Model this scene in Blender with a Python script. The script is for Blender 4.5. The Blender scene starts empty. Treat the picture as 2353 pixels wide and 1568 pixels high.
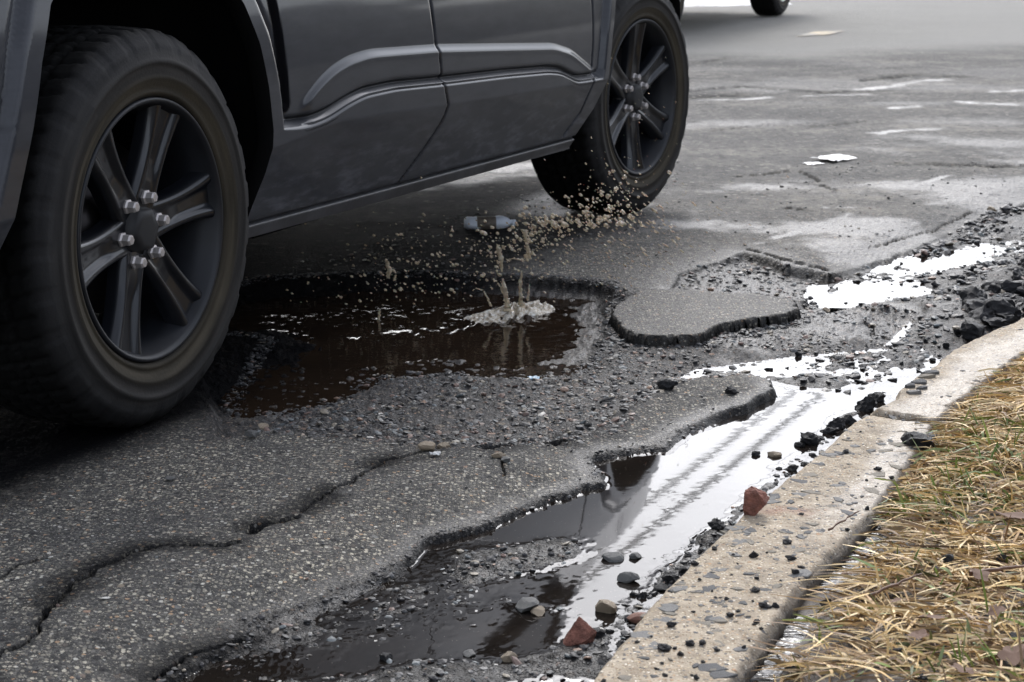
import bpy, bmesh, math, random
import numpy as np
from mathutils import Vector, Matrix, Quaternion

rnd = random.Random(7)
sc = bpy.context.scene
COL = sc.collection

# ------------------------------------------------------------------ camera, sky, sun, exposure
PITCH = math.radians(12.47)
CAM_H = 1.017
cam_d = bpy.data.cameras.new("camera")
cam = bpy.data.objects.new("camera", cam_d)
COL.objects.link(cam)
cam.location = (0, 0, CAM_H)
cam.rotation_euler = (math.pi / 2 - PITCH, 0, 0)
cam_d.sensor_width = 36.0
cam_d.lens = 36.0 * 4500.0 / 2353.0
cam_d.clip_start = 0.05
cam_d.clip_end = 3000
cam_d.dof.use_dof = True
cam_d.dof.focus_distance = 3.75
cam_d.dof.aperture_fstop = 13.0
sc.camera = cam

SUN_EL, SUN_AZ = math.radians(40), math.radians(0)      # azimuth from +Y towards +X
world = bpy.data.worlds.new("World")
sc.world = world
world.use_nodes = True
wn = world.node_tree
wn.nodes.clear()
w_out = wn.nodes.new("ShaderNodeOutputWorld")
w_bg = wn.nodes.new("ShaderNodeBackground")
w_sky = wn.nodes.new("ShaderNodeTexSky")
w_sky.sky_type = 'NISHITA'
w_sky.sun_disc = False
w_sky.sun_elevation = SUN_EL
w_sky.sun_rotation = SUN_AZ
w_sky.air_density = 1.0
w_sky.dust_density = 3.0
w_sky.ozone_density = 1.0
w_hs = wn.nodes.new("ShaderNodeHueSaturation")
w_hs.inputs['Saturation'].default_value = 0.30
w_tc = wn.nodes.new("ShaderNodeTexCoord")
w_map = wn.nodes.new("ShaderNodeMapping")
w_map.inputs['Scale'].default_value = (1.0, 1.0, 3.2)
w_no = wn.nodes.new("ShaderNodeTexNoise")
w_no.inputs['Scale'].default_value = 2.6
w_no.inputs['Detail'].default_value = 6
w_mr = wn.nodes.new("ShaderNodeMapRange")
w_mr.inputs['From Min'].default_value = 0.35
w_mr.inputs['From Max'].default_value = 0.68
w_mr.inputs['To Min'].default_value = 0.72
w_mr.inputs['To Max'].default_value = 1.35
w_mix = wn.nodes.new("ShaderNodeMix")
w_mix.data_type = 'RGBA'
w_mix.blend_type = 'MULTIPLY'
w_mix.inputs['Factor'].default_value = 1.0
wn.links.new(w_sky.outputs[0], w_hs.inputs['Color'])
wn.links.new(w_tc.outputs['Generated'], w_map.inputs[0])
wn.links.new(w_map.outputs[0], w_no.inputs['Vector'])
wn.links.new(w_no.outputs['Fac'], w_mr.inputs['Value'])
wn.links.new(w_hs.outputs[0], w_mix.inputs[6])
wn.links.new(w_mr.outputs[0], w_mix.inputs[7])
w_tint = wn.nodes.new("ShaderNodeMix")
w_tint.data_type = 'RGBA'
w_tint.blend_type = 'MULTIPLY'
w_tint.inputs['Factor'].default_value = 1.0
w_tint.inputs[7].default_value = (0.965, 0.99, 1.05, 1)
wn.links.new(w_mix.outputs[2], w_tint.inputs[6])
wn.links.new(w_tint.outputs[2], w_bg.inputs['Color'])
wn.links.new(w_bg.outputs[0], w_out.inputs[0])
w_bg.inputs['Strength'].default_value = 0.14

sun_d = bpy.data.lights.new("sun", 'SUN')
sun_d.energy = 0.7
sun_d.angle = math.radians(18)
sun_d.color = (1.0, 0.965, 0.92)
sun = bpy.data.objects.new("sun", sun_d)
COL.objects.link(sun)
sdir = Vector((math.sin(SUN_AZ) * math.cos(SUN_EL), math.cos(SUN_AZ) * math.cos(SUN_EL), math.sin(SUN_EL)))
sun.rotation_euler = (-sdir).to_track_quat('-Z', 'Y').to_euler()

sc.view_settings.view_transform = 'Standard'
sc.view_settings.look = 'None'
sc.view_settings.gamma = 1
sc.view_settings.exposure = 1.17
sc.view_settings.use_curve_mapping = False
sc.render.engine = 'CYCLES'
sc.cycles.use_denoising = True
sc.cycles.max_bounces = 6
sc.cycles.caustics_reflective = False
sc.cycles.caustics_refractive = False

# ------------------------------------------------------------------ survey helpers: where a sight line meets the ground or the car's side
_F = 4500.0
_cp, _sp = math.cos(PITCH), math.sin(PITCH)


def _ray(x, y):
    a = (x - 1176.5) / _F
    b = (784 - y) / _F
    return (a, _cp + b * _sp, -_sp + b * _cp)


def G(x, y, z=0.0):
    d = _ray(x, y)
    t = (z - CAM_H) / d[2]
    return (d[0] * t, d[1] * t)


def GP(pts, z=0.0):
    return [G(x, y, z) for x, y in pts]


CU = Vector((0.3810, 0.9245, 0)).normalized()     # driving direction of the near car
CN = Vector((CU.y, -CU.x, 0))                      # out of its kerb side
CO = Vector((-0.706, 3.8116, 0))
CAR_ROT = math.atan2(CU.y, CU.x)


def S(x, y, off=0.0):
    d = Vector(_ray(x, y))
    c = Vector((0, 0, CAM_H))
    o = CO + CN * off
    t = (o - c).dot(CN) / d.dot(CN)
    p = c + d * t - o
    return (p.dot(CU), p.z)


# ------------------------------------------------------------------ numpy noise
def _hash(ix, iy, seed):
    h = (ix.astype(np.int64) * 374761393 + iy.astype(np.int64) * 668265263 + seed * 1442695041) & 0xffffffff
    h = ((h ^ (h >> 13)) * 1274126177) & 0xffffffff
    h = h ^ (h >> 16)
    return (h & 0xffffff).astype(np.float64) / 16777216.0


def vnoise(x, y, seed=0):
    ix = np.floor(x)
    iy = np.floor(y)
    fx = x - ix
    fy = y - iy
    fx = fx * fx * (3 - 2 * fx)
    fy = fy * fy * (3 - 2 * fy)
    a = _hash(ix, iy, seed)
    b = _hash(ix + 1, iy, seed)
    c = _hash(ix, iy + 1, seed)
    d = _hash(ix + 1, iy + 1, seed)
    return (a + (b - a) * fx) * (1 - fy) + (c + (d - c) * fx) * fy


def fbm(x, y, seed=0, octv=3):
    s = np.zeros_like(x)
    a = 1.0
    t = 0.0
    for i in range(octv):
        s += a * (vnoise(x * 2 ** i, y * 2 ** i, seed + i * 17) - 0.5)
        t += a
        a *= 0.5
    return s / t * 2.0          # about -1..1


def worley(x, y, seed=0):
    ix = np.floor(x)
    iy = np.floor(y)
    best = np.full(x.shape, 9.0)
    cell = np.zeros(x.shape)
    for dx in (-1, 0, 1):
        for dy in (-1, 0, 1):
            cx = ix + dx
            cy = iy + dy
            px = cx + _hash(cx, cy, seed)
            py = cy + _hash(cx, cy, seed + 91)
            d = (px - x) ** 2 + (py - y) ** 2
            r = _hash(cx, cy, seed + 177)
            m = d < best
            best = np.where(m, d, best)
            cell = np.where(m, r, cell)
    return np.sqrt(best), cell


def sdf(x, y, poly):
    """signed distance, positive inside"""
    n = len(poly)
    d = np.full(x.shape, 1e9)
    ins = np.zeros(x.shape, bool)
    for i in range(n):
        ax, ay = poly[i]
        bx, by = poly[(i + 1) % n]
        ex, ey = bx - ax, by - ay
        wx, wy = x - ax, y - ay
        t = np.clip((wx * ex + wy * ey) / (ex * ex + ey * ey + 1e-12), 0, 1)
        d = np.minimum(d, (wx - ex * t) ** 2 + (wy - ey * t) ** 2)
        c = ((ay <= y) & (by > y)) | ((by <= y) & (ay > y))
        xi = ax + (y - ay) * ex / (ey if abs(ey) > 1e-12 else 1e-12)
        ins ^= c & (x < xi)
    d = np.sqrt(d)
    return np.where(ins, d, -d)


def pdist(x, y, line):
    """distance to a polyline and position along it 0..1"""
    d = np.full(x.shape, 1e9)
    s = np.zeros(x.shape)
    n = len(line) - 1
    for i in range(n):
        ax, ay = line[i]
        bx, by = line[i + 1]
        ex, ey = bx - ax, by - ay
        t = np.clip(((x - ax) * ex + (y - ay) * ey) / (ex * ex + ey * ey + 1e-12), 0, 1)
        q = (x - ax - ex * t) ** 2 + (y - ay - ey * t) ** 2
        m = q < d
        d = np.where(m, q, d)
        s = np.where(m, (i + t) / n, s)
    return np.sqrt(d), s


def sst(a, b, x):
    t = np.clip((x - a) / (b - a), 0, 1)
    return t * t * (3 - 2 * t)


# ------------------------------------------------------------------ object helpers
def tag(o, label=None, cat=None, group=None, kind=None):
    if label:
        o['label'] = label
    if cat:
        o['category'] = cat
    if group:
        o['group'] = group
    if kind:
        o['kind'] = kind
    return o


def mesh_np(name, verts, faces, mat=None, parent=None, smooth=True, attrs=None, fattrs=None, mats=None, midx=None):
    """verts (n,3); faces (m,k) all of one k"""
    verts = np.asarray(verts, dtype=np.float32)
    faces = np.asarray(faces, dtype=np.int32)
    me = bpy.data.meshes.new(name)
    n, m, k = len(verts), len(faces), faces.shape[1]
    me.vertices.add(n)
    me.vertices.foreach_set('co', verts.ravel())
    me.loops.add(m * k)
    me.loops.foreach_set('vertex_index', faces.ravel())
    me.polygons.add(m)
    me.polygons.foreach_set('loop_start', np.arange(0, m * k, k, dtype=np.int32))
    me.polygons.foreach_set('use_smooth', np.full(m, smooth, dtype=bool))
    me.update(calc_edges=True)
    for key, val in (attrs or {}).items():
        val = np.asarray(val, dtype=np.float32)
        if val.ndim == 1:
            a = me.attributes.new(key, 'FLOAT', 'POINT')
            a.data.foreach_set('value', val)
        else:
            a = me.attributes.new(key, 'FLOAT_COLOR', 'POINT')
            a.data.foreach_set('color', val.ravel())
    for x in (mats or ([mat] if mat else [])):
        me.materials.append(x)
    if midx is not None:
        me.polygons.foreach_set('material_index', np.asarray(midx, dtype=np.int32))
    o = bpy.data.objects.new(name, me)
    COL.objects.link(o)
    if parent:
        o.parent = parent
    return o


def empty(name, loc=(0, 0, 0), rz=0.0):
    o = bpy.data.objects.new(name, None)
    COL.objects.link(o)
    o.location = loc
    o.rotation_euler = (0, 0, rz)
    o.empty_display_size = 0.2
    return o


def bm_obj(name, bm, mat=None, parent=None, smooth=False):
    me = bpy.data.meshes.new(name)
    bm.to_mesh(me)
    bm.free()
    if smooth:
        me.polygons.foreach_set('use_smooth', [True] * len(me.polygons))
    if mat:
        me.materials.append(mat)
    o = bpy.data.objects.new(name, me)
    COL.objects.link(o)
    if parent:
        o.parent = parent
    return o


def inst(o, loc, rot=(0, 0, 0), scl=(1, 1, 1), parent=None):
    c = o.copy()
    COL.objects.link(c)
    if parent is not None:
        c.parent = parent
    c.location = loc
    c.rotation_euler = rot
    c.scale = scl if hasattr(scl, '__len__') else (scl,) * 3
    return c


def strip_faces(nu, nv, closed_u=False):
    """quads of a grid of nu rows x nv columns"""
    i, j = np.meshgrid(np.arange(nu if closed_u else nu - 1), np.arange(nv - 1), indexing='ij')
    i2 = (i + 1) % nu
    return np.stack([i * nv + j, i2 * nv + j, i2 * nv + j + 1, i * nv + j + 1], -1).reshape(-1, 4)


# ------------------------------------------------------------------ material helpers
class NT:
    def __init__(self, name):
        self.m = bpy.data.materials.new(name)
        self.m.use_nodes = True
        self.t = self.m.node_tree
        self.t.nodes.clear()
        self.out = self.t.nodes.new("ShaderNodeOutputMaterial")
        self.p = self.t.nodes.new("ShaderNodeBsdfPrincipled")
        self.t.links.new(self.p.outputs[0], self.out.inputs[0])

    def n(self, ty, **kw):
        nd = self.t.nodes.new(ty)
        for k, v in kw.items():
            setattr(nd, k, v)
        return nd

    def l(self, a, b):
        self.t.links.new(a, b)

    def setp(self, **kw):
        for k, v in kw.items():
            s = self.p.inputs[k.replace('_', ' ')]
            if hasattr(v, 'node'):
                self.l(v, s)
            else:
                s.default_value = v if not (isinstance(v, tuple) and len(v) == 3 and s.type == 'RGBA') else v + (1,)
        return self

    def obj(self, scale=(1, 1, 1), rot=(0, 0, 0)):
        tc = self.n("ShaderNodeTexCoord")
        mp = self.n("ShaderNodeMapping")
        mp.inputs['Scale'].default_value = scale
        mp.inputs['Rotation'].default_value = rot
        self.l(tc.outputs['Object'], mp.inputs[0])
        return mp.outputs[0]

    def noise(self, vec, scale, detail=4, rough=0.55):
        nd = self.n("ShaderNodeTexNoise")
        nd.inputs['Scale'].default_value = scale
        nd.inputs['Detail'].default_value = detail
        nd.inputs['Roughness'].default_value = rough
        self.l(vec, nd.inputs['Vector'])
        return nd.outputs['Fac']

    def voro(self, vec, scale, rand=1.0):
        nd = self.n("ShaderNodeTexVoronoi")
        nd.inputs['Scale'].default_value = scale
        nd.inputs['Randomness'].default_value = rand
        self.l(vec, nd.inputs['Vector'])
        return nd.outputs['Distance'], nd.outputs['Color']

    def attr(self, name):
        nd = self.n("ShaderNodeAttribute", attribute_name=name)
        return nd

    def math(self, op, a, b=0.0, clamp=False):
        nd = self.n("ShaderNodeMath", operation=op)
        nd.use_clamp = clamp
        for i, v in enumerate((a, b)):
            if hasattr(v, 'node'):
                self.l(v, nd.inputs[i])
            else:
                nd.inputs[i].default_value = v
        return nd.outputs[0]

    def mr(self, v, a, b, c, d):
        nd = self.n("ShaderNodeMapRange")
        self.l(v, nd.inputs['Value'])
        for k, x in zip(('From Min', 'From Max', 'To Min', 'To Max'), (a, b, c, d)):
            nd.inputs[k].default_value = x
        return nd.outputs[0]

    def mix(self, f, a, b, blend='MIX'):
        nd = self.n("ShaderNodeMix", data_type='RGBA', blend_type=blend)
        for s, v in ((0, f), (6, a), (7, b)):
            if hasattr(v, 'node'):
                self.l(v, nd.inputs[s])
            else:
                nd.inputs[s].default_value = v if s == 0 else (tuple(v) + (1,))[:4]
        return nd.outputs[2]

    def ramp(self, v, stops, const=False):
        nd = self.n("ShaderNodeValToRGB")
        cr = nd.color_ramp
        if const:
            cr.interpolation = 'CONSTANT'
        while len(cr.elements) < len(stops):
            cr.elements.new(0.5)
        for e, (p, c) in zip(cr.elements, stops):
            e.position = p
            e.color = tuple(c) + (1,) if len(c) == 3 else c
        self.l(v, nd.inputs[0])
        return nd.outputs[0]

    def bump(self, h, dist, strength=1.0, prev=None):
        nd = self.n("ShaderNodeBump")
        nd.inputs['Strength'].default_value = strength
        nd.inputs['Distance'].default_value = dist
        self.l(h, nd.inputs['Height'])
        if prev is not None:
            self.l(prev, nd.inputs['Normal'])
        return nd.outputs[0]

    def sep(self, v):
        nd = self.n("ShaderNodeSeparateXYZ")
        self.l(v, nd.inputs[0])
        return nd.outputs


STONE_COLS = [(0.0, (0.040, 0.040, 0.041)), (0.22, (0.085, 0.084, 0.082)), (0.42, (0.15, 0.146, 0.135)),
              (0.66, (0.25, 0.235, 0.20)), (0.84, (0.48, 0.45, 0.38)), (0.95, (0.42, 0.29, 0.19)), (0.975, (0.55, 0.54, 0.50))]
GRAVEL_COLS = [(0.0, (0.022, 0.021, 0.022)), (0.35, (0.060, 0.058, 0.058)), (0.60, (0.105, 0.092, 0.082)),
               (0.76, (0.155, 0.125, 0.105)), (0.86, (0.15, 0.155, 0.155)), (0.94, (0.26, 0.22, 0.17)), (0.98, (0.34, 0.23, 0.17))]


def make_asphalt():
    t = NT("asphalt_mix")
    v = t.obj()
    lay, wet, tar_shade, far = (t.attr(k).outputs['Fac'] for k in ('lay', 'wet', 'tar_shade', 'far'))
    # fine aggregate
    d1, c1 = t.voro(v, 138)
    d2, c2 = t.voro(v, 70)
    d3, c3 = t.voro(v, 300)
    r1 = t.sep(c1)[0]
    r2 = t.sep(c2)[0]
    r3 = t.sep(c3)[0]
    binder = t.ramp(t.noise(v, 60, 3), [(0.3, (0.026, 0.026, 0.026)), (0.7, (0.060, 0.058, 0.054))])
    s1 = t.ramp(r1, STONE_COLS, True)
    s2 = t.ramp(r2, GRAVEL_COLS, True)
    s3 = t.ramp(r3, STONE_COLS, True)
    m1 = t.mr(d1, 0.43, 0.54, 1, 0)
    m2 = t.mr(d2, 0.34, 0.46, 1, 0)
    m3 = t.mr(d3, 0.34, 0.48, 1, 0)
    base = t.mix(m3, binder, s3)
    base = t.mix(m1, base, s1)
    big = t.math('MULTIPLY', m2, t.math('GREATER_THAN', t.sep(c2)[1], 0.80))
    base = t.mix(big, base, s2)
    # coarse worn layer: larger mixed stones
    dg, cg = t.voro(v, 48)
    gcol = t.ramp(t.sep(cg)[0], GRAVEL_COLS, True)
    gm = t.math('MULTIPLY', t.mr(dg, 0.38, 0.46, 1, 0), t.math('GREATER_THAN', t.sep(cg)[1], 0.42))
    coarse = t.mix(t.math('MULTIPLY', m1, t.math('GREATER_THAN', r1, 0.5)), (0.034, 0.032, 0.032), t.ramp(r1, GRAVEL_COLS, True))
    coarse = t.mix(gm, coarse, gcol)
    col = t.mix(lay, base, coarse)
    # broad weathering
    wn_ = t.noise(v, 2.3, 5)
    col = t.mix(1.0, col, t.ramp(wn_, [(0.30, (0.78, 0.77, 0.76)), (0.70, (1.38, 1.32, 1.22))]), 'MULTIPLY')
    col = t.mix(tar_shade, col, (0.012, 0.012, 0.013))  # tar stains, plus painted shade under the car and on broken edges
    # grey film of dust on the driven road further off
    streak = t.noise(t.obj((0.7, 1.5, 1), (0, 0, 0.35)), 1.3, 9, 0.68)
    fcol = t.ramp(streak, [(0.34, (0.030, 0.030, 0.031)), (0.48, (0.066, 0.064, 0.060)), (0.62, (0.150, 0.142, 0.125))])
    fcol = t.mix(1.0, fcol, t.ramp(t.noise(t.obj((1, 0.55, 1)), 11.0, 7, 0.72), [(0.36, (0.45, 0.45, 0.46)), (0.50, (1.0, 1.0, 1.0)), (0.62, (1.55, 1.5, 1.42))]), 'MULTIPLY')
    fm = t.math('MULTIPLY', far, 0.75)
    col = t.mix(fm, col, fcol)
    df, cf = t.voro(t.obj((0.8, 1.0, 1)), 38)
    spk = t.math('MULTIPLY', t.mr(df, 0.25, 0.45, 1, 0), t.math('GREATER_THAN', t.sep(cf)[0], 0.48))
    col = t.mix(t.math('MULTIPLY', t.math('MULTIPLY', spk, far), 0.75), col, t.ramp(t.sep(cf)[1], [(0, (0.025, 0.025, 0.027)), (0.6, (0.05, 0.05, 0.05)), (0.75, (0.30, 0.28, 0.24))], True))
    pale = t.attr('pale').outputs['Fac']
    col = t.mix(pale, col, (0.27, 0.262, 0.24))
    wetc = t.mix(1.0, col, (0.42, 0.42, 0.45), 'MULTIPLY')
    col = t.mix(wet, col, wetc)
    rgh = t.math('MAXIMUM', t.math('SUBTRACT', t.mr(wet, 0, 1, 0.85, 0.34), t.math('MULTIPLY', t.math('MAXIMUM', t.math('SUBTRACT', wet, 1.0), 0.0), 0.5)), t.math('MULTIPLY', tar_shade, 0.85))
    h = t.math('ADD', t.math('MULTIPLY', m1, t.math('ADD', 0.4, r1)), t.math('MULTIPLY', m3, 0.4))
    h = t.math('ADD', h, t.math('MULTIPLY', t.noise(v, 420, 2), 0.5))
    h = t.math('ADD', h, t.math('MULTIPLY', t.math('MULTIPLY', spk, far), 1.6))
    bm = t.bump(h, 0.0030, 0.9)
    t.setp(Base_Color=col, Roughness=rgh, Normal=bm, IOR=1.5)
    t.l(t.mr(tar_shade, 0, 0.85, 0.5, 0.02), t.p.inputs['Specular IOR Level'])
    return t.m


def make_water(name, mud, ior=1.45, ripple=0.0008):
    t = NT(name)
    v = t.obj()
    nz = t.noise(v, 9, 4)
    col = t.mix(1.0, mud, t.ramp(nz, [(0.3, (0.75, 0.75, 0.75)), (0.7, (1.3, 1.25, 1.15))]), 'MULTIPLY')
    d, c = t.voro(v, 160)
    sp = t.math('MULTIPLY', t.mr(d, 0.10, 0.2, 1, 0), t.math('GREATER_THAN', t.sep(c)[0], 0.86))
    col = t.mix(t.math('MULTIPLY', sp, 0.5), col, (0.25, 0.23, 0.2))
    h = t.math('ADD', t.noise(t.obj((1, 2.0, 1)), 26, 3), t.math('MULTIPLY', t.noise(v, 7, 2), 2.0))
    bm = t.bump(h, ripple, 1.0)
    t.setp(Base_Color=col, Roughness=0.03, Normal=bm, IOR=ior)
    return t.m


def simple(name, col, rough=0.6, metal=0.0, spec=0.5, bump=None, var=None, coat=0.0):
    t = NT(name)
    v = t.obj()
    c = col
    if var:
        nz = t.noise(v, var[0], 5)
        c = t.mix(1.0, col, t.ramp(nz, [(0.3, (var[1],) * 3), (0.7, (var[2],) * 3)]), 'MULTIPLY')
    kw = dict(Base_Color=c, Roughness=rough, Metallic=metal)
    if bump:
        kw['Normal'] = t.bump(t.noise(v, bump[0], 5, 0.65), bump[1], 1.0)
    t.setp(**kw)
    t.p.inputs['Specular IOR Level'].default_value = spec
    t.p.inputs['Coat Weight'].default_value = coat
    return t.m


M_ASPH = make_asphalt()
M_GUT = make_water("gutter_water", (0.013, 0.0105, 0.009), 1.41, 0.00002)
M_POT = make_water("muddy_water", (0.022, 0.0145, 0.010), 1.33, 0.0006)
M_ICE = make_water("melt_water", (0.02, 0.018, 0.016), 1.4, 0.006)

# ------------------------------------------------------------------ the lie of the road
WL = -0.036          # level of the standing water
P_GUT = GP([(250, 1640), (420, 1545), (540, 1500), (570, 1440), (700, 1405), (860, 1335), (940, 1295), (990, 1240),
            (1100, 1218), (1200, 1180), (1290, 1140), (1385, 1112), (1378, 1080), (1362, 1052), (1440, 1040),
            (1530, 1028), (1560, 1000), (1640, 965), (1720, 935), (1790, 905), (1775, 884), (1700, 866), (1590, 864),
            (1620, 848), (1700, 838), (1850, 818), (2050, 800), (2120, 730), (2110, 700), (1950, 700), (1862, 700),
            (1880, 650), (1960, 625), (2080, 585), (2200, 535), (2353, 480), (2600, 400), (3000, 380), (2700, 700),
            (2420, 800), (2050, 1010), (1620, 1400), (1420, 1640), (1350, 2100), (200, 2100)], -0.03)
P_POT = GP([(535, 925), (570, 948), (640, 948), (720, 927), (800, 897), (860, 862), (960, 858), (1020, 848),
            (1100, 858), (1200, 866), (1310, 851), (1380, 815), (1402, 775), (1400, 720), (1425, 690), (1395, 676),
            (1240, 664), (1100, 658), (900, 650), (600, 668), (430, 700), (430, 770), (590, 778), (628, 790),
            (592, 830), (582, 862)], -0.03)
P_MID = GP([(500, 1012), (600, 988), (760, 1000), (900, 1010), (1020, 1032), (1150, 1017), (1285, 995), (1380, 975),
            (1450, 930), (1500, 895), (1560, 868), (1600, 850), (1750, 835), (1900, 830), (2060, 790), (2120, 730),
            (2110, 700), (1990, 690), (1870, 662), (1840, 676), (1700, 673), (1530, 669), (1440, 674), (1240, 655),
            (900, 643), (500, 655), (380, 760), (480, 900)], 0.0)
P_LB = GP([(1715, 572), (1760, 585), (1800, 598), (1900, 607), (1960, 602), (2030, 577), (2100, 552), (2190, 522),
           (2230, 497), (2300, 467), (2353, 450), (2600, 370), (3100, 380), (2353, 600), (1900, 690), (1870, 662),
           (1700, 672), (1530, 668), (1560, 620)], 0.01)
P_PATCH = GP([(560, 640), (640, 610), (900, 600), (1150, 598), (1350, 592), (1440, 610), (1530, 650), (1530, 668),
              (1440, 672), (1240, 653), (900, 641)], 0.01)
P_ISL = GP([(1402, 718), (1420, 702), (1440, 684), (1490, 671), (1600, 671), (1720, 679), (1810, 688), (1848, 703),
            (1845, 716), (1800, 727), (1730, 738), (1660, 752), (1625, 766), (1600, 776), (1540, 779), (1460, 774),
            (1420, 757), (1402, 740)], 0.0)
CRACKS = [
    ([(-60, 1560), (0, 1505), (62, 1472), (88, 1440), (92, 1405), (140, 1362), (225, 1312), (300, 1272), (390, 1252), (455, 1256)], 0.0065, 0.03),
    ([(440, 1257), (470, 1253), (500, 1256), (535, 1246)], 0.012, 0.05),
    ([(575, 1222), (600, 1208), (640, 1200), (668, 1188)], 0.011, 0.04),
    ([(690, 1175), (720, 1158), (735, 1140), (760, 1128), (800, 1110), (850, 1078), (900, 1055), (980, 1040)], 0.006, 0.02),
    ([(0, 1330), (40, 1305), (110, 1290)], 0.003, 0.01),
    ([(1120, 1028), (1180, 1012), (1230, 1004), (1278, 996)], 0.022, 0.045),
    ([(1000, 1034), (1060, 1024), (1120, 1028)], 0.012, 0.02),
    ([(1150, 1085), (1152, 1060), (1150, 1040)], 0.003, 0.012),
    ([(1500, 500 + 67), (1560, 560), (1640, 548)], 0.0, 0.0),
    ([(1690, 405), (1745, 402), (1800, 394), (1835, 393), (1858, 402), (1884, 415)], 0.008, 0.02),
    ([(1890, 425), (1930, 440)], 0.008, 0.02),
    ([(1715, 572), (1760, 585), (1800, 598), (1900, 607)], 0.010, 0.03),
    ([(1810, 477), (1835, 481), (1850, 484)], 0.012, 0.03),
    ([(1880, 480), (1940, 484)], 0.008, 0.015),
    ([(1850, 676), (1870, 664), (1905, 650)], 0.012, 0.03),
    ([(2000, 722), (2010, 742), (2060, 748)], 0.010, 0.02),
    ([(2070, 378), (2160, 380), (2260, 385), (2353, 382)], 0.025, 0.02),
    ([(1700, 132), (1900, 122), (2000, 112)], 0.03, 0.01),
    ([(1600, 145), (1680, 132)], 0.03, 0.01),
    ([(1590, 208), (1700, 200), (1790, 205), (1900, 214), (2050, 208)], 0.035, 0.012),
    ([(1590, 222), (1650, 219), (1700, 218)], 0.05, 0.012),
    ([(2130, 52), (2250, 47), (2353, 50)], 0.10, 0.012),
    ([(1900, 100), (2000, 88), (2100, 76), (2200, 68)], 0.05, 0.012),
    ([(1980, 184), (2100, 172), (2250, 178)], 0.04, 0.012),
    ([(1640, 300), (1760, 286), (1850, 292), (1990, 280)], 0.010, 0.01),
    ([(2000, 560), (2060, 540), (2150, 515), (2230, 480)], 0.006, 0.01),
    ([(320, 1400), (440, 1330), (520, 1300)], 0.0, 0.0),
    ([(350, 1520), (420, 1475), (480, 1462), (560, 1430)], 0.006, 0.02),
]
# (polyline, radius m, dz): shoals and pools of the gutter bed
RISES = [
    ([(560, 1500), (700, 1420), (900, 1360), (1060, 1330)], 0.09, 0.0102),
    ([(600, 1440), (760, 1470), (900, 1430), (1020, 1400)], 0.08, 0.0066),
    ([(1090, 1275), (1180, 1262), (1290, 1250)], 0.055, 0.0125),
    ([(1090, 1310), (1200, 1300), (1290, 1280)], 0.045, 0.012),
    ([(950, 1560), (1150, 1545), (1330, 1530)], 0.075, 0.013),
    ([(600, 1590), (1000, 1590)], 0.07, 0.012),
    ([(1200, 1385), (1270, 1395)], 0.035, 0.008),
    ([(1335, 1520), (1430, 1430), (1540, 1335), (1640, 1240)], 0.045, 0.013),
    ([(1640, 1240), (1740, 1140), (1850, 1040), (1960, 945)], 0.03, 0.012),
    ([(1870, 760), (2000, 745), (2100, 725)], 0.16, 0.018),
    ([(1700, 800), (1850, 795), (2050, 800)], 0.09, 0.012),
    ([(1650, 855), (1780, 860), (1990, 860), (2130, 820)], 0.10, 0.0065),
    ([(1860, 880), (1900, 882)], 0.06, 0.010),
    ([(2150, 560), (2353, 520), (2500, 470)], 0.25, 0.013),
    ([(1960, 650), (2100, 640), (2200, 660)], 0.22, 0.0065),
    ([(2250, 760), (2300, 700), (2420, 640), (2600, 560)], 0.20, 0.045),
    ([(2160, 640), (2240, 640)], 0.15, 0.010),
]
POOLS = [
    ([(1880, 690), (1960, 690), (2050, 670), (2120, 620), (2220, 590), (2353, 565), (2500, 540)], 0.11, -0.011),
    ([(2090, 780), (2170, 750), (2215, 700), (2170, 670)], 0.13, -0.008),
    ([(1740, 820), (1790, 818)], 0.05, -0.02),
    ([(1840, 711), (1862, 711)], 0.035, -0.03),
    ([(1600, 838), (1640, 832)], 0.02, -0.015),
]
GLINTS = [([(1610, 231), (1700, 229), (1760, 224)], 0.05), ([(1850, 222), (1990, 218)], 0.04), ([(1985, 206), (2060, 196), (2120, 184), (2170, 182)], 0.07), ([(2290, 212), (2353, 210)], 0.05),
          ([(2200, 236), (2320, 240)], 0.05), ([(2010, 306), (2060, 302), (2130, 299)], 0.05), ([(1780, 545), (1860, 522), (1950, 492)], 0.025), ([(1870, 530), (1930, 524)], 0.012), ([(1890, 478), (1960, 476)], 0.02),
          ([(1720, 560), (1760, 556)], 0.012), ([(2100, 430), (2180, 405)], 0.03), ([(1150, 390), (1230, 380)], 0.14), ([(605, 575), (660, 571), (720, 566)], 0.035), ([(835, 565), (875, 563)], 0.035), ([(1010, 547), (1040, 546)], 0.025),
          ([(2050, 250), (2110, 246)], 0.05)]
GLINTS = [(GP(l, 0.0), r) for l, r in GLINTS]
CRACKS = [(GP(l, 0.0), w, d) for l, w, d in CRACKS if w > 0]
RISES = [(GP(l, -0.035), r, d) for l, r, d in RISES]
POOLS = [(GP(l, -0.035), r, d) for l, r, d in POOLS]


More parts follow.
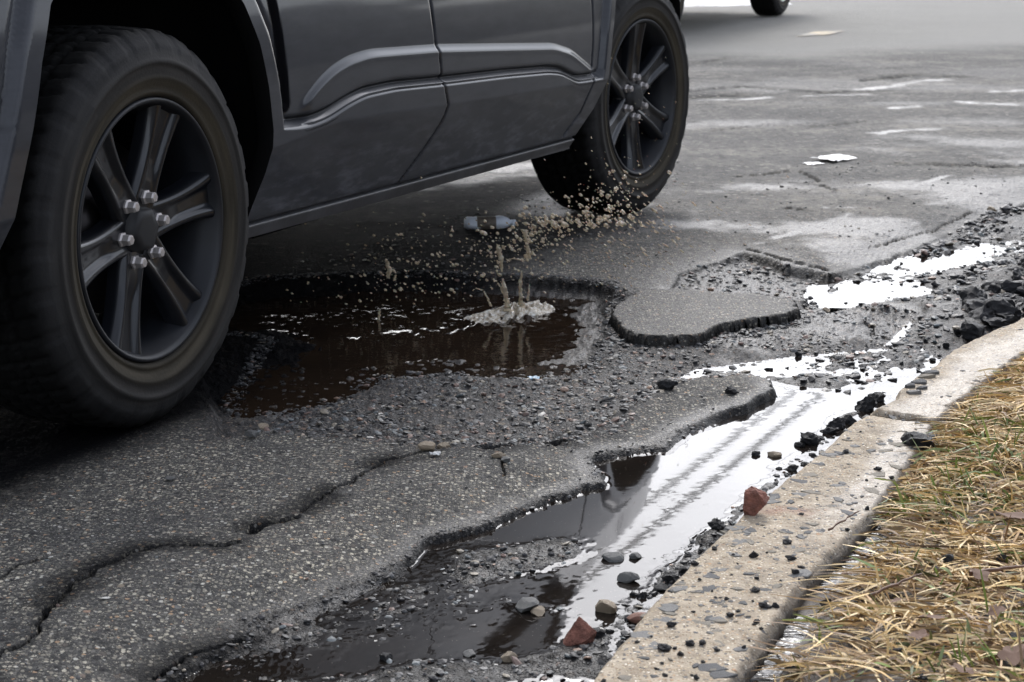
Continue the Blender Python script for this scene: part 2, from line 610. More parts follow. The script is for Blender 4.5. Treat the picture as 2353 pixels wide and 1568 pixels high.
def surface(x, y):
    """road height and its masks at world points"""
    r = np.hypot(x, y)
    near = r < 14
    z = 0.010 * fbm(x * 1.1, y * 1.1, 3, 3)
    lay = np.zeros_like(x)
    tar_shade = np.zeros_like(x)
    wet = np.zeros_like(x)
    far = sst(4.6, 7.5, r)
    dry = 0.5 + 0.5 * fbm(x * 1.7, y * 2.2, 57, 6) + 0.09 * fbm(x * 26, y * 20, 58, 2) * sst(14, 6, r)
    wet = np.where(r > 4.4, sst(0.44, 0.66, dry) * sst(16, 6, r) * 0.72, 0.0)
    xs, ys = x[near], y[near]
    wx = xs + 0.012 * fbm(xs * 16, ys * 16, 11, 2) + 0.005 * fbm(xs * 70, ys * 70, 12, 2)
    wy = ys + 0.016 * fbm(xs * 16, ys * 16, 13, 2) + 0.006 * fbm(xs * 70, ys * 70, 14, 2)
    zz = z[near] * sst(3.0, 8.0, r[near])
    zz += 0.0035 * fbm(xs * 5, ys * 5, 21, 3) + 0.0012 * fbm(xs * 40, ys * 40, 23, 2)
    L = np.zeros_like(xs)
    W = wet[near]
    T = np.zeros_like(xs)
    # coarse worn layer
    d = sdf(wx, wy, P_MID)
    ed = 0.012 + 0.05 * vnoise(xs * 3, ys * 3, 31)
    q = sst(-0.2 * ed, ed, d)
    zz -= 0.020 * q
    T = np.maximum(T, 2.2 * q * (1 - q) * sst(0.05, 0.02, ed))  # steep broken faces, here and below, carry their shade as dark colour
    L = np.maximum(L, sst(-0.06, 0.03, d + 0.03 * fbm(xs * 14, ys * 14, 33, 3)))
    W = np.maximum(W, 0.30 * sst(-0.02, 0.06, d))
    # lowered strip under the upper lip
    d = sdf(wx, wy, P_LB)
    q = sst(-0.003, 0.02, d)
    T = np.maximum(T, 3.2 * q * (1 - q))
    fade = sst(1550, 1760, 1176.5 + _F * xs / np.maximum(ys * _cp + CAM_H * _sp, 0.1))
    zz -= 0.026 * q * np.maximum(fade, 0.35)
    L = np.maximum(L, q * 0.8)
    W = np.maximum(W, 0.7 * sst(-0.25, 0.1, d))
    # old smooth patch
    d = sdf(wx, wy, P_PATCH)
    q = sst(0.0, 0.02, d)
    zz += 0.004 * q
    # the pothole and the gutter
    dp = sdf(wx, wy, P_POT)
    ed = 0.02 + 0.09 * vnoise(xs * 4.2, ys * 4.2, 41)
    q = sst(0, 1, (dp + 0.012) / ed)
    pot = -0.026 - 0.030 * sst(0.0, 0.25, dp)
    zz -= 0.018 * sst(-0.10, 0.0, dp) * sst(4.75, 4.4, ys)
    low = (zz * (1 - q) + q * (pot + 0.006 * fbm(xs * 12, ys * 12, 45, 3)))
    zz = np.where(dp > -0.012, np.minimum(zz, low), zz)
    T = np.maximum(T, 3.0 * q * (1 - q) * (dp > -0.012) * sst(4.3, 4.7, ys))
    L = np.maximum(L, sst(-0.03, 0.02, dp))
    W = np.maximum(W, 0.9 * sst(-0.05, 0.03, dp))
    dg = sdf(wx, wy, P_GUT)
    ed = 0.010 + 0.05 * vnoise(xs * 3.1, ys * 3.1, 43) ** 2
    q = sst(0, 1, (dg + 0.008) / ed)
    ledge = sst(0.30, 0.55, xs) * sst(1.1, 0.8, xs)
    zz -= (0.025 - 0.008 * ledge) * sst(-0.20, 0.0, dg)
    bed = -0.047 + 0.0035 * fbm(xs * 7, ys * 7, 47, 3)
    yy = np.clip((ys - 3.9) / 0.8, 0, 1)
    bed += 0.0068 * yy + 0.0115 * yy * fbm(xs * 18, ys * 12, 48, 5)
    for line, rad, dz in RISES:
        dd, _ = pdist(wx, wy, line)
        bed += dz * np.exp(-(dd / rad) ** 2)
    for line, rad, dz in POOLS:
        dd, _ = pdist(wx, wy, line)
        bed = bed + dz * np.exp(-(dd / rad) ** 2)
    low = zz * (1 - q) + q * bed
    zz = np.where(dg > -0.008, low, zz)
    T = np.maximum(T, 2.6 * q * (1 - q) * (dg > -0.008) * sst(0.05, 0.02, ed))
    L = np.maximum(L, 0.9 * sst(0.0, 0.02, dg))
    W = np.maximum(W, sst(-0.075, 0.005, dg + 0.02 * fbm(xs * 9, ys * 9, 49, 3)) * (1 - 0.45 * yy))
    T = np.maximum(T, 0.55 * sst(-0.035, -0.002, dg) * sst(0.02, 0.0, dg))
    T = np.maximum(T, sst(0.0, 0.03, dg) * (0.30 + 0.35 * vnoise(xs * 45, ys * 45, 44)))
    # cracks
    for line, w, dep in CRACKS:
        dd, s = pdist(wx, wy, line)
        ww = w * (0.25 + 0.8 * vnoise(xs * 22, ys * 22, 51) + 0.5 * vnoise(xs * 80, ys * 80, 50))
        zz -= dep * sst(1.0, 0.25, dd / ww)
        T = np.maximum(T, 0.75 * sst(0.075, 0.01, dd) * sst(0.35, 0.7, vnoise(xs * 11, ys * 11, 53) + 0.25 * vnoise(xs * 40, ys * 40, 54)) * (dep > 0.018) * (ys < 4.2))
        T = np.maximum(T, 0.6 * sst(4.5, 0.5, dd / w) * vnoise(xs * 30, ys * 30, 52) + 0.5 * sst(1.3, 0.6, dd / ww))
    # shade under the car, put into the road colour as wet and tar
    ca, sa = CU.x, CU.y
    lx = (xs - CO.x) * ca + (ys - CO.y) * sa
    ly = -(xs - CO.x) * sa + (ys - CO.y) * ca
    car_shade = sst(-0.12, 0.10, ly + 0.03 * fbm(xs * 8, ys * 8, 55, 3)) * sst(-1.6, -0.9, lx) * sst(5.1, 4.3, lx + 1.2 * ly + 0.25 * fbm(xs * 6, ys * 6, 56, 3)) * sst(2.1, 1.9, ly) * (1 - sst(2.7, 3.1, lx) * sst(0.55, 0.25, ly))
    W = np.maximum(W, car_shade * 0.9)
    T = np.maximum(T, car_shade * 0.85 + 0.45 * np.exp(-((lx / 0.45) ** 2 + ((ly - 0.1) / 0.16) ** 2)))  # last term paints the contact shade of the rear tyre
    # stones of the surface itself
    f1, c1 = worley(xs / 0.0095, ys / 0.0095, 61)
    zz += 0.0016 * (1 - L) * np.clip(1 - f1 * 1.3, 0, 1) * (c1 > 0.35)
    f2, c2 = worley(xs / 0.022, ys / 0.022, 63)
    f3, c3 = worley(xs / 0.012, ys / 0.012, 65)
    zz += L * (1 - 0.45 * (dg > 0)) * (0.0062 * np.clip(c2 * 1.6 - 0.6, 0, 1) * sst(0.55, 0.30, f2) + 0.0028 * c3 * sst(0.55, 0.25, f3) - 0.001)
    z[near] = zz
    lay[near] = L
    for line, rad in GLINTS:
        dd, _ = pdist(wx, wy, line)
        W = np.maximum(W, (0.55 + 0.62 * vnoise(xs * 3.5, ys * 1.6, 60)) * sst(1.25, 0.15, dd / rad + 0.9 * fbm(xs * 14, ys * 6, 59, 4)))
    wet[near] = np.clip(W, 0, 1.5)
    tar_shade[near] = np.clip(T, 0, 1)
    return z, lay, wet, tar_shade, far


def gz(x, y):
    return float(surface(np.array([float(x)]), np.array([float(y)]))[0][0])


# polar survey grid, finest where the street surface lies open
azd = np.radians(np.concatenate([np.linspace(-180, -17, 34)[:-1], np.linspace(-17, -15.3, 12)[:-1], np.linspace(-15.3, 15.3, 850), np.linspace(15.3, 17, 12)[1:], np.linspace(17, 180, 34)[1:]]))
ang = np.arctan(np.tan(PITCH) * 0 + (np.linspace(1615, 2, 640) - 784) / _F) + PITCH
rr = CAM_H / np.tan(ang)
rr = np.concatenate([[0.02, 0.4, 0.8, 1.2, 1.6, 1.9, 2.1, 2.25], rr, rr[-1] * np.geomspace(1.03, 60, 34)])
rr = np.sort(rr)
RR, AA = np.meshgrid(rr, azd, indexing='ij')
GX, GY = RR * np.sin(AA), RR * np.cos(AA)
shape = GX.shape
gx, gy = GX.ravel(), GY.ravel()
gzv, glay, gwet, gtar_shade, gfar = surface(gx, gy)
gfaces = strip_faces(*shape)
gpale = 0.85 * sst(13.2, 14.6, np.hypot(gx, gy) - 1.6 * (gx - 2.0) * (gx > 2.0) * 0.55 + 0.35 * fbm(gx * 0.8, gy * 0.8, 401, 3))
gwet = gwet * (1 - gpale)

road = mesh_np("road", np.stack([gx, gy, gzv], -1), gfaces, M_ASPH, attrs=dict(lay=glay, wet=gwet, tar_shade=gtar_shade, far=gfar, pale=gpale))
tag(road, "cracked and potholed grey asphalt street with coarse stones showing", kind='structure')

# ------------------------------------------------------------------ standing water
dgut = sdf(gx, gy, P_GUT)
dpot = sdf(gx, gy, P_POT)
near = np.hypot(gx, gy) < 12
depth = WL - gzv
SPL = np.array(G(1170, 735, WL))          # where the splash leaves the pothole water


def water_mesh(name, region, mat, wave=None):
    ok = region & near & (depth > -0.0045)
    vi = ok[gfaces].all(axis=1)
    f = gfaces[vi]
    used, inv = np.unique(f, return_inverse=True)
    f = inv.reshape(-1, 4)
    dd = depth[used]
    z = WL + 0.0012 * np.exp(-np.clip(dd, 0, 1) / 0.0022)
    if wave is not None:
        z = z + wave(gx[used], gy[used])
    return mesh_np(name, np.stack([gx[used], gy[used], z], -1), f, mat)


def pot_wave(x, y):
    d = np.hypot(x - SPL[0], (y - SPL[1]))
    a = 0.012 * np.exp(-(d / 0.10) ** 2) + 0.0005 * np.exp(-(d / 0.7) ** 2)
    ridge, s = pdist(x, y, GP([(830, 775), (960, 768), (1080, 752), (1180, 735), (1240, 712)], WL))
    b = 0.006 * np.exp(-(ridge / 0.030) ** 2)
    back, s = pdist(x, y, GP([(820, 690), (900, 665), (1000, 668), (1060, 672)], WL))
    b += 0.0022 * np.exp(-(back / 0.07) ** 2)
    left, s = pdist(x, y, GP([(620, 740), (740, 710), (820, 720), (860, 735)], WL))
    b += 0.0014 * np.exp(-(left / 0.08) ** 2)
    n1 = fbm(x * 45, y * 22, 71, 4)
    rip = np.sin(d * 150 + 2.5 * fbm(x * 9, y * 9, 72, 2)) * np.exp(-d / 0.22) * 0.00035
    n2 = fbm(x * 90, y * 60, 73, 3)
    return (a + b) * (0.15 + 0.75 * n1 + 0.35 * n2) + rip


pud = water_mesh("gutter_puddle", (dgut > -0.03) & ~(dpot > -0.05), M_GUT)
tag(pud, "long gutter puddle along the kerb mirroring white sky and the dark car", kind='structure')
pot = water_mesh("pothole_puddle", (dpot > -0.05) & (dgut < 0), M_POT, pot_wave)
tag(pot, "brown muddy water standing in the pothole beside the car", kind='structure')

# ------------------------------------------------------------------ rocks
M_BLACK = simple("broken_asphalt", (0.020, 0.020, 0.022), 0.62, bump=(70, 0.004), var=(60, 0.5, 2.2))
M_GREY = simple("grey_stone", (0.13, 0.13, 0.125), 0.6, bump=(60, 0.002), var=(40, 0.6, 1.5))
M_TAN = simple("tan_stone", (0.30, 0.24, 0.17), 0.65, bump=(60, 0.002), var=(45, 0.7, 1.4))
M_PINK = simple("pink_stone", (0.27, 0.13, 0.09), 0.6, bump=(60, 0.002), var=(45, 0.7, 1.4))
M_PALE = simple("pale_stone", (0.62, 0.60, 0.55), 0.5, var=(40, 0.8, 1.2))
M_BRICK = simple("red_brick_stone", (0.25, 0.105, 0.075), 0.8, bump=(120, 0.012), var=(70, 0.55, 1.6))
M_SLATE = simple("blue_grey_slate", (0.20, 0.195, 0.185), 0.85, bump=(50, 0.001), var=(35, 0.7, 1.35))


def rock_mesh(name, seed, sub=2, flat=0.7, cuts=9, rough=0.12, mat=None, dr=(0.45, 0.85)):
    r = random.Random(seed)
    bm = bmesh.new()
    bmesh.ops.create_icosphere(bm, subdivisions=sub, radius=1.0)
    pl = []
    for _ in range(cuts):
        v = Vector((r.gauss(0, 1), r.gauss(0, 1), r.gauss(0, 1))).normalized()
        pl.append((v, r.uniform(*dr)))
    off = Vector((r.uniform(0, 50),) * 3)
    from mathutils import noise as mn
    for v in bm.verts:
        for nrm, d in pl:
            k = v.co.dot(nrm)
            if k > d:
                v.co -= nrm * (k - d)
        v.co *= 1 + rough * mn.noise(v.co * 2.3 + off) + rough * 0.5 * mn.noise(v.co * 6 + off)
        v.co.z *= flat
    me = bpy.data.meshes.new(name)
    bm.to_mesh(me)
    bm.free()
    if mat:
        me.materials.append(mat)
    return me


ROCKS = {}
for key, mat, flat, rough in (("black", M_BLACK, 0.68, 0.42), ("grey", M_GREY, 0.6, 0.15), ("tan", M_TAN, 0.6, 0.15),
                              ("pink", M_PINK, 0.45, 0.15), ("pale", M_PALE, 0.5, 0.12)):
    ROCKS[key] = [rock_mesh(key + "_rock", 100 + i * 7 + len(key), 3 if key == "black" else 2, flat, 9, rough, mat) for i in range(5)]


def rock(name, kind, x, y, size, z=None, sink=0.25, label=None, cat="stone", group=None, parent=None, stretch=None, rz=None, mesh=None):
    me = mesh or rnd.choice(ROCKS[kind])
    o = bpy.data.objects.new(name, me)
    COL.objects.link(o)
    if z is None:
        z = gz(x, y)
    st = stretch or (rnd.uniform(0.8, 1.25), rnd.uniform(0.7, 1.0), rnd.uniform(0.75, 1.15))
    h = size * st[2] * 0.6
    o.location = (x, y, z + h * (1 - sink) * 0.9)
    o.rotation_euler = (rnd.uniform(-0.2, 0.2), rnd.uniform(-0.2, 0.2), rz if rz is not None else rnd.uniform(0, 6.28))
    o.scale = (size * st[0], size * st[1], size * st[2])
    if parent is not None:
        o.parent = parent
    else:
        tag(o, label, cat, group)
    return o


# ------------------------------------------------------------------ kerb
KZ = 0.030
KL1 = GP([(1040, 2000), (1225, 1720), (1345, 1566), (1420, 1470), (1505, 1368), (1600, 1272), (1712, 1165), (1800, 1100), (1880, 1035), (1935, 985), (1985, 948)], KZ)
KR1 = GP([(1450, 2000), (1590, 1720), (1690, 1568), (1770, 1450), (1850, 1340), (1930, 1262), (2010, 1175), (2060, 1110), (2105, 1050), (2135, 1005), (2150, 973)], KZ)
KL2 = GP([(1992, 941), (2025, 925), (2052, 914), (2062, 894), (2085, 872), (2130, 848), (2168, 815), (2205, 790), (2255, 768), (2353, 726), (2500, 655), (2750, 560), (3300, 420)], KZ)
KR2 = GP([(2156, 966), (2180, 946), (2210, 920), (2230, 905), (2250, 890), (2275, 870), (2300, 850), (2325, 832), (2353, 812), (2430, 765), (2560, 695), (2800, 600), (3330, 455)], KZ)


def make_kerb_mat():
    t = NT("exposed_aggregate_kerb")
    v = t.obj()
    wet = t.attr('wet').outputs['Fac']
    nz = t.noise(v, 26, 5)
    base = t.ramp(nz, [(0.28, (0.33, 0.275, 0.205)), (0.5, (0.46, 0.395, 0.305)), (0.72, (0.60, 0.52, 0.41))])
    d1, c1 = t.voro(v, 210)
    peb = t.ramp(t.sep(c1)[0], [(0, (0.30, 0.22, 0.14)), (0.3, (0.46, 0.37, 0.25)), (0.55, (0.62, 0.53, 0.40)), (0.75, (0.50, 0.34, 0.20)),
                                (0.82, (0.13, 0.12, 0.11)), (0.93, (0.85, 0.78, 0.66))], True)
    m1 = t.math('MULTIPLY', t.mr(d1, 0.40, 0.48, 1, 0), t.math('GREATER_THAN', t.sep(c1)[1], 0.35))
    col = t.mix(m1, t.mix(1.0, base, (0.80, 0.77, 0.73), 'MULTIPLY'), peb)
    d2, c2 = t.voro(v, 95)
    m2 = t.math('MULTIPLY', t.mr(d2, 0.3, 0.38, 1, 0), t.math('GREATER_THAN', t.sep(c2)[1], 0.82))
    col = t.mix(m2, col, t.ramp(t.sep(c2)[0], [(0, (0.12, 0.12, 0.12)), (0.5, (0.20, 0.19, 0.175)), (0.75, (0.52, 0.43, 0.30)), (0.9, (0.45, 0.28, 0.16))], True))
    dirt = t.noise(v, 9, 6, 0.65)
    col = t.mix(t.mr(dirt, 0.50, 0.74, 0, 0.5), col, (0.11, 0.09, 0.07))
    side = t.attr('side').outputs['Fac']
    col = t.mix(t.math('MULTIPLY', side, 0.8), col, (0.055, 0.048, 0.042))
    red = t.attr('red').outputs['Fac']
    col = t.mix(t.math('MULTIPLY', red, 0.5), col, (0.26, 0.09, 0.055))
    col = t.mix(t.math('MULTIPLY', wet, 0.5), col, t.mix(1.0, col, (0.45, 0.46, 0.5), 'MULTIPLY'))
    h = t.math('ADD', t.math('MULTIPLY', m1, 0.7), t.math('MULTIPLY', m2, 1.0))
    h = t.math('ADD', h, t.math('MULTIPLY', t.noise(v, 300, 3), 0.7))
    bm = t.bump(h, 0.0024, 0.9)
    t.setp(Base_Color=col, Roughness=t.mr(wet, 0, 1, 0.85, 0.30), Normal=bm)
    return t.m


M_KERB = make_kerb_mat()
KSTREAK = GP([(2080, 1120), (1960, 1140), (1840, 1175)], KZ)
REDLINE = GP([(1765, 1175), (1810, 1170), (1850, 1178)], KZ)


def kerb_block(name, L, R, ns, nt, wetf, seed):
    L, R = np.array(L), np.array(R)

    def resample(P):
        d = np.concatenate([[0], np.cumsum(np.hypot(*np.diff(P, axis=0).T))])
        s = np.linspace(0, d[-1], ns)
        return np.stack([np.interp(s, d, P[:, 0]), np.interp(s, d, P[:, 1])], -1)
    l, r = resample(L), resample(R)
    w = np.hypot(*(r - l).T)
    tt = np.concatenate([[-0.02, -0.015, -0.006], np.linspace(0, 1, nt), [1.006, 1.015, 1.02]])
    A, B = np.meshgrid(np.arange(ns), tt, indexing='ij')
    X = l[:, 0][:, None] * (1 - B) + r[:, 0][:, None] * B
    Y = l[:, 1][:, None] * (1 - B) + r[:, 1][:, None] * B
    # ragged arrises
    X += 0.004 * fbm(Y * 35, B * 3, seed, 3) * (np.abs(B - 0.5) > 0.35)
    el = B * w[:, None]
    er = (1 - B) * w[:, None]
    sa = A / ns * np.hypot(*np.diff(l, axis=0).T).sum()
    ea = np.minimum(sa, sa.max() - sa)
    Z = KZ + 0.0022 * fbm(X * 30, Y * 30, seed + 1, 4) + 0.0012 * fbm(X * 110, Y * 110, seed + 2, 2)
    chip = 0.010 + 0.012 * vnoise(X * 18, Y * 18, seed + 3)
    Z -= 0.014 * (1 - sst(0, 1, el / chip)) ** 2 + 0.012 * (1 - sst(0, 1, er / chip)) ** 2
    Z -= 0.026 * (1 - sst(0, 1, ea / (0.010 + 0.012 * vnoise(X * 40, Y * 40, seed + 4))))
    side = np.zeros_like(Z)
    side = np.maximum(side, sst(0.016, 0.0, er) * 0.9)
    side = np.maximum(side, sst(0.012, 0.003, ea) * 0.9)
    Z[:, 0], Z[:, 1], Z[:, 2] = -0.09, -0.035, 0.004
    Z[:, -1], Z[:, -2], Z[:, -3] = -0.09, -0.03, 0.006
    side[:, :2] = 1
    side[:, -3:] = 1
    wet = wetf(X, Y, B)
    dr, _ = pdist(X.ravel(), Y.ravel(), REDLINE)
    red = (sst(0.035, 0.0, dr) * (0.4 + 0.6 * vnoise(X.ravel() * 120, Y.ravel() * 120, 9)))
    n0 = len(tt)
    V = np.stack([X.ravel(), Y.ravel(), Z.ravel()], -1)
    F = strip_faces(ns, n0)[:, ::-1]
    # closing end walls
    low = V.copy()
    caps = []
    base = len(V)
    extra = []
    for row in (0, ns - 1):
        ids = np.arange(n0) + row * n0
        q = V[ids].copy()
        q[:, 2] = -0.09
        extra.append(q)
        b0 = base + (0 if row == 0 else n0)
        for j in range(n0 - 1):
            f = [ids[j], ids[j + 1], b0 + j + 1, b0 + j]
            caps.append(f if row == 0 else f[::-1])
    V = np.concatenate([V] + extra)
    F = np.concatenate([F, np.array(caps)])
    pad = np.zeros(2 * n0)
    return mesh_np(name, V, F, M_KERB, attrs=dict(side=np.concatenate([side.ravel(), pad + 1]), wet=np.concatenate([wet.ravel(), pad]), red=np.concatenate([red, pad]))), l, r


def wet1(X, Y, B):
    n = fbm(X * 14, Y * 9, 5, 4)
    return np.clip(sst(2.85, 3.3, Y) * sst(0.42, 0.72, B + 0.25 * n) * 0.65, 0, 1)


def wet2(X, Y, B):
    n = fbm(X * 12, Y * 8, 6, 4)
    return np.clip(sst(0.12, 0.5, B + 0.25 * n) * 0.62, 0, 1)


kerb1, kl1, kr1 = kerb_block("kerb_stone", KL1, KR1, 620, 64, wet1, 201)
tag(kerb1, "near tan kerb stone with blue-grey slate flakes, ending at the cross joint", "kerb", "stones of the street kerb")
kerb2, kl2, kr2 = kerb_block("kerb_stone", KL2, KR2, 520, 64, wet2, 301)
tag(kerb2, "far kerb stone with broken corner and wet shining top", "kerb", "stones of the street kerb")


def slate_mesh(seed):
    r = random.Random(seed)
    n = r.randint(5, 7)
    bm = bmesh.new()
    top = []
    pts = []
    for i in range(n):
        a = 6.283 * (i + r.uniform(-0.25, 0.25)) / n
        k = r.uniform(0.55, 1.1)
        pts.append((math.cos(a) * k, math.sin(a) * k * 0.62))
    top = [bm.verts.new((x * 0.94, y * 0.92, 1.0 + r.uniform(-0.3, 0.3))) for x, y in pts]
    mid = [bm.verts.new((x, y, 0.3)) for x, y in pts]
    bot = [bm.verts.new((x, y, -2.0)) for x, y in pts]
    c = bm.verts.new((0, 0, 1.25))
    for i in range(n):
        j = (i + 1) % n
        bm.faces.new((top[i], top[j], c))
        bm.faces.new((mid[i], mid[j], top[j], top[i]))
        bm.faces.new((bot[i], bot[j], mid[j], mid[i]))
    me = bpy.data.meshes.new("slate_flake")
    bm.to_mesh(me)
    bm.free()
    me.materials.append(M_SLATE)
    return me


SLATES = [slate_mesh(i) for i in range(12)]
M_SLATE2 = simple("warm_grey_slate", (0.24, 0.215, 0.175), 0.85, bump=(50, 0.001), var=(35, 0.7, 1.3))
M_SLATE3 = simple("dark_slate", (0.10, 0.10, 0.10), 0.8, bump=(50, 0.001), var=(35, 0.7, 1.3))
for _i, _m in enumerate(SLATES):
    if _i % 3:
        _m.materials[0] = M_SLATE2 if _i % 3 == 1 else M_SLATE3


def put_slates(kerb, l, r, n, smin, smax, a0, a1):
    ns = len(l)
    for i in range(n):
        k = int(ns * rnd.uniform(a0, a1))
        b = rnd.uniform(0.05, 0.95)
        p = l[k] * (1 - b) + r[k] * b
        o = bpy.data.objects.new("slate_flake", rnd.choice(SLATES))
        COL.objects.link(o)
        o.parent = kerb
        s = smin + (smax - smin) * rnd.random() ** 2.3
        edge = min(b, 1 - b) < 0.08
        o.location = (p[0], p[1], KZ - (0.006 if edge else 0.0006))
        o.rotation_euler = (rnd.uniform(-0.05, 0.05), rnd.uniform(-0.05, 0.05), rnd.uniform(0, 6.28))
        o.scale = (s, s * rnd.uniform(0.7, 1.3), 0.0012)


put_slates(kerb1, kl1, kr1, 280, 0.004, 0.028, 0.18, 1.0)
put_slates(kerb2, kl2, kr2, 24, 0.008, 0.020, 0.04, 0.5)
for px, py, s, rz in ((2110, 882, 0.026, 0.25), (2128, 868, 0.022, 0.1), (2090, 890, 0.018, 0.5), (2100, 905, 0.020, -0.2), (2140, 860, 0.024, 0.1), (2120, 895, 0.016, 0.4)):
    o = bpy.data.objects.new("slate_flake", SLATES[rnd.randrange(9)])
    COL.objects.link(o)
    o.parent = kerb2
    x, y = G(px, py, KZ)
    o.location = (x, y, KZ + 0.002)
    o.rotation_euler = (0.12, -0.1, rz)
    o.scale = (s, s * 0.8, 0.004)

# ------------------------------------------------------------------ verge
KE = np.array([tuple(p) for p in kr1[::12]] + [tuple(p) for p in kr2[6::12]])     # grass side of the kerb


def verge_xy(s, w):
    """s: 0..1 along the kerb's back, w: metres away from it"""
    d = np.concatenate([[0], np.cumsum(np.hypot(*np.diff(KE, axis=0).T))])
    q = s * d[-1]
    x = np.interp(q, d, KE[:, 0])
    y = np.interp(q, d, KE[:, 1])
    return x + 0.905 * w, y - 0.425 * w


def soil_z(x, y, w):
    z = 0.002 + 0.035 * sst(0.015, 0.16, w + 0.02 * fbm(x * 14, y * 14, 81, 2)) + 0.02 * sst(0.2, 1.2, w)
    z += 0.007 * fbm(x * 9, y * 9, 82, 4) * sst(0.0, 0.1, w) + 0.003 * fbm(x * 50, y * 50, 83, 3)
    return z


sv = np.linspace(0, 1, 420)
wv = np.concatenate([np.linspace(-0.012, 1.1, 220), np.array([1.3, 1.7, 2.5, 4, 7, 12, 25, 60])])
SS, WW = np.meshgrid(sv, wv, indexing='ij')
vx, vy = verge_xy(SS.ravel(), WW.ravel())
vz = soil_z(vx, vy, WW.ravel())
M_SOIL = NT("wet_soil")
_v = M_SOIL.obj()
_c = M_SOIL.ramp(M_SOIL.noise(_v, 22, 6, 0.65), [(0.3, (0.022, 0.015, 0.010)), (0.52, (0.055, 0.038, 0.025)), (0.75, (0.13, 0.095, 0.06))])
M_SOIL.setp(Base_Color=_c, Roughness=0.55, Normal=M_SOIL.bump(M_SOIL.noise(_v, 120, 5, 0.7), 0.004))
verge = mesh_np("verge_soil", np.stack([vx, vy, vz], -1), strip_faces(len(sv), len(wv))[:, ::-1], M_SOIL.m)
tag(verge, "damp brown soil of the grass verge behind the kerb", kind='structure')

# strips of melt water between kerb and grass
mwx, mwy = verge_xy(np.repeat(np.linspace(0.02, 0.75, 700), 7), np.tile(np.linspace(-0.004, 0.036, 7), 700))
melt = mesh_np("melt_water", np.stack([mwx, mwy, 0.0040 - 0.03 * sst(0.42, 0.36, vnoise(mwy * 9, mwx * 9, 199))], -1), strip_faces(700, 7)[:, ::-1], M_ICE)
tag(melt, "thin shining strip of melt water between kerb and grass", kind='structure')

# grass
M_GRASS = NT("straw_and_green_grass")
M_GRASS.setp(Base_Color=M_GRASS.attr('tint').outputs['Color'], Roughness=0.55)
M_GRASS.p.inputs['Specular IOR Level'].default_value = 0.2


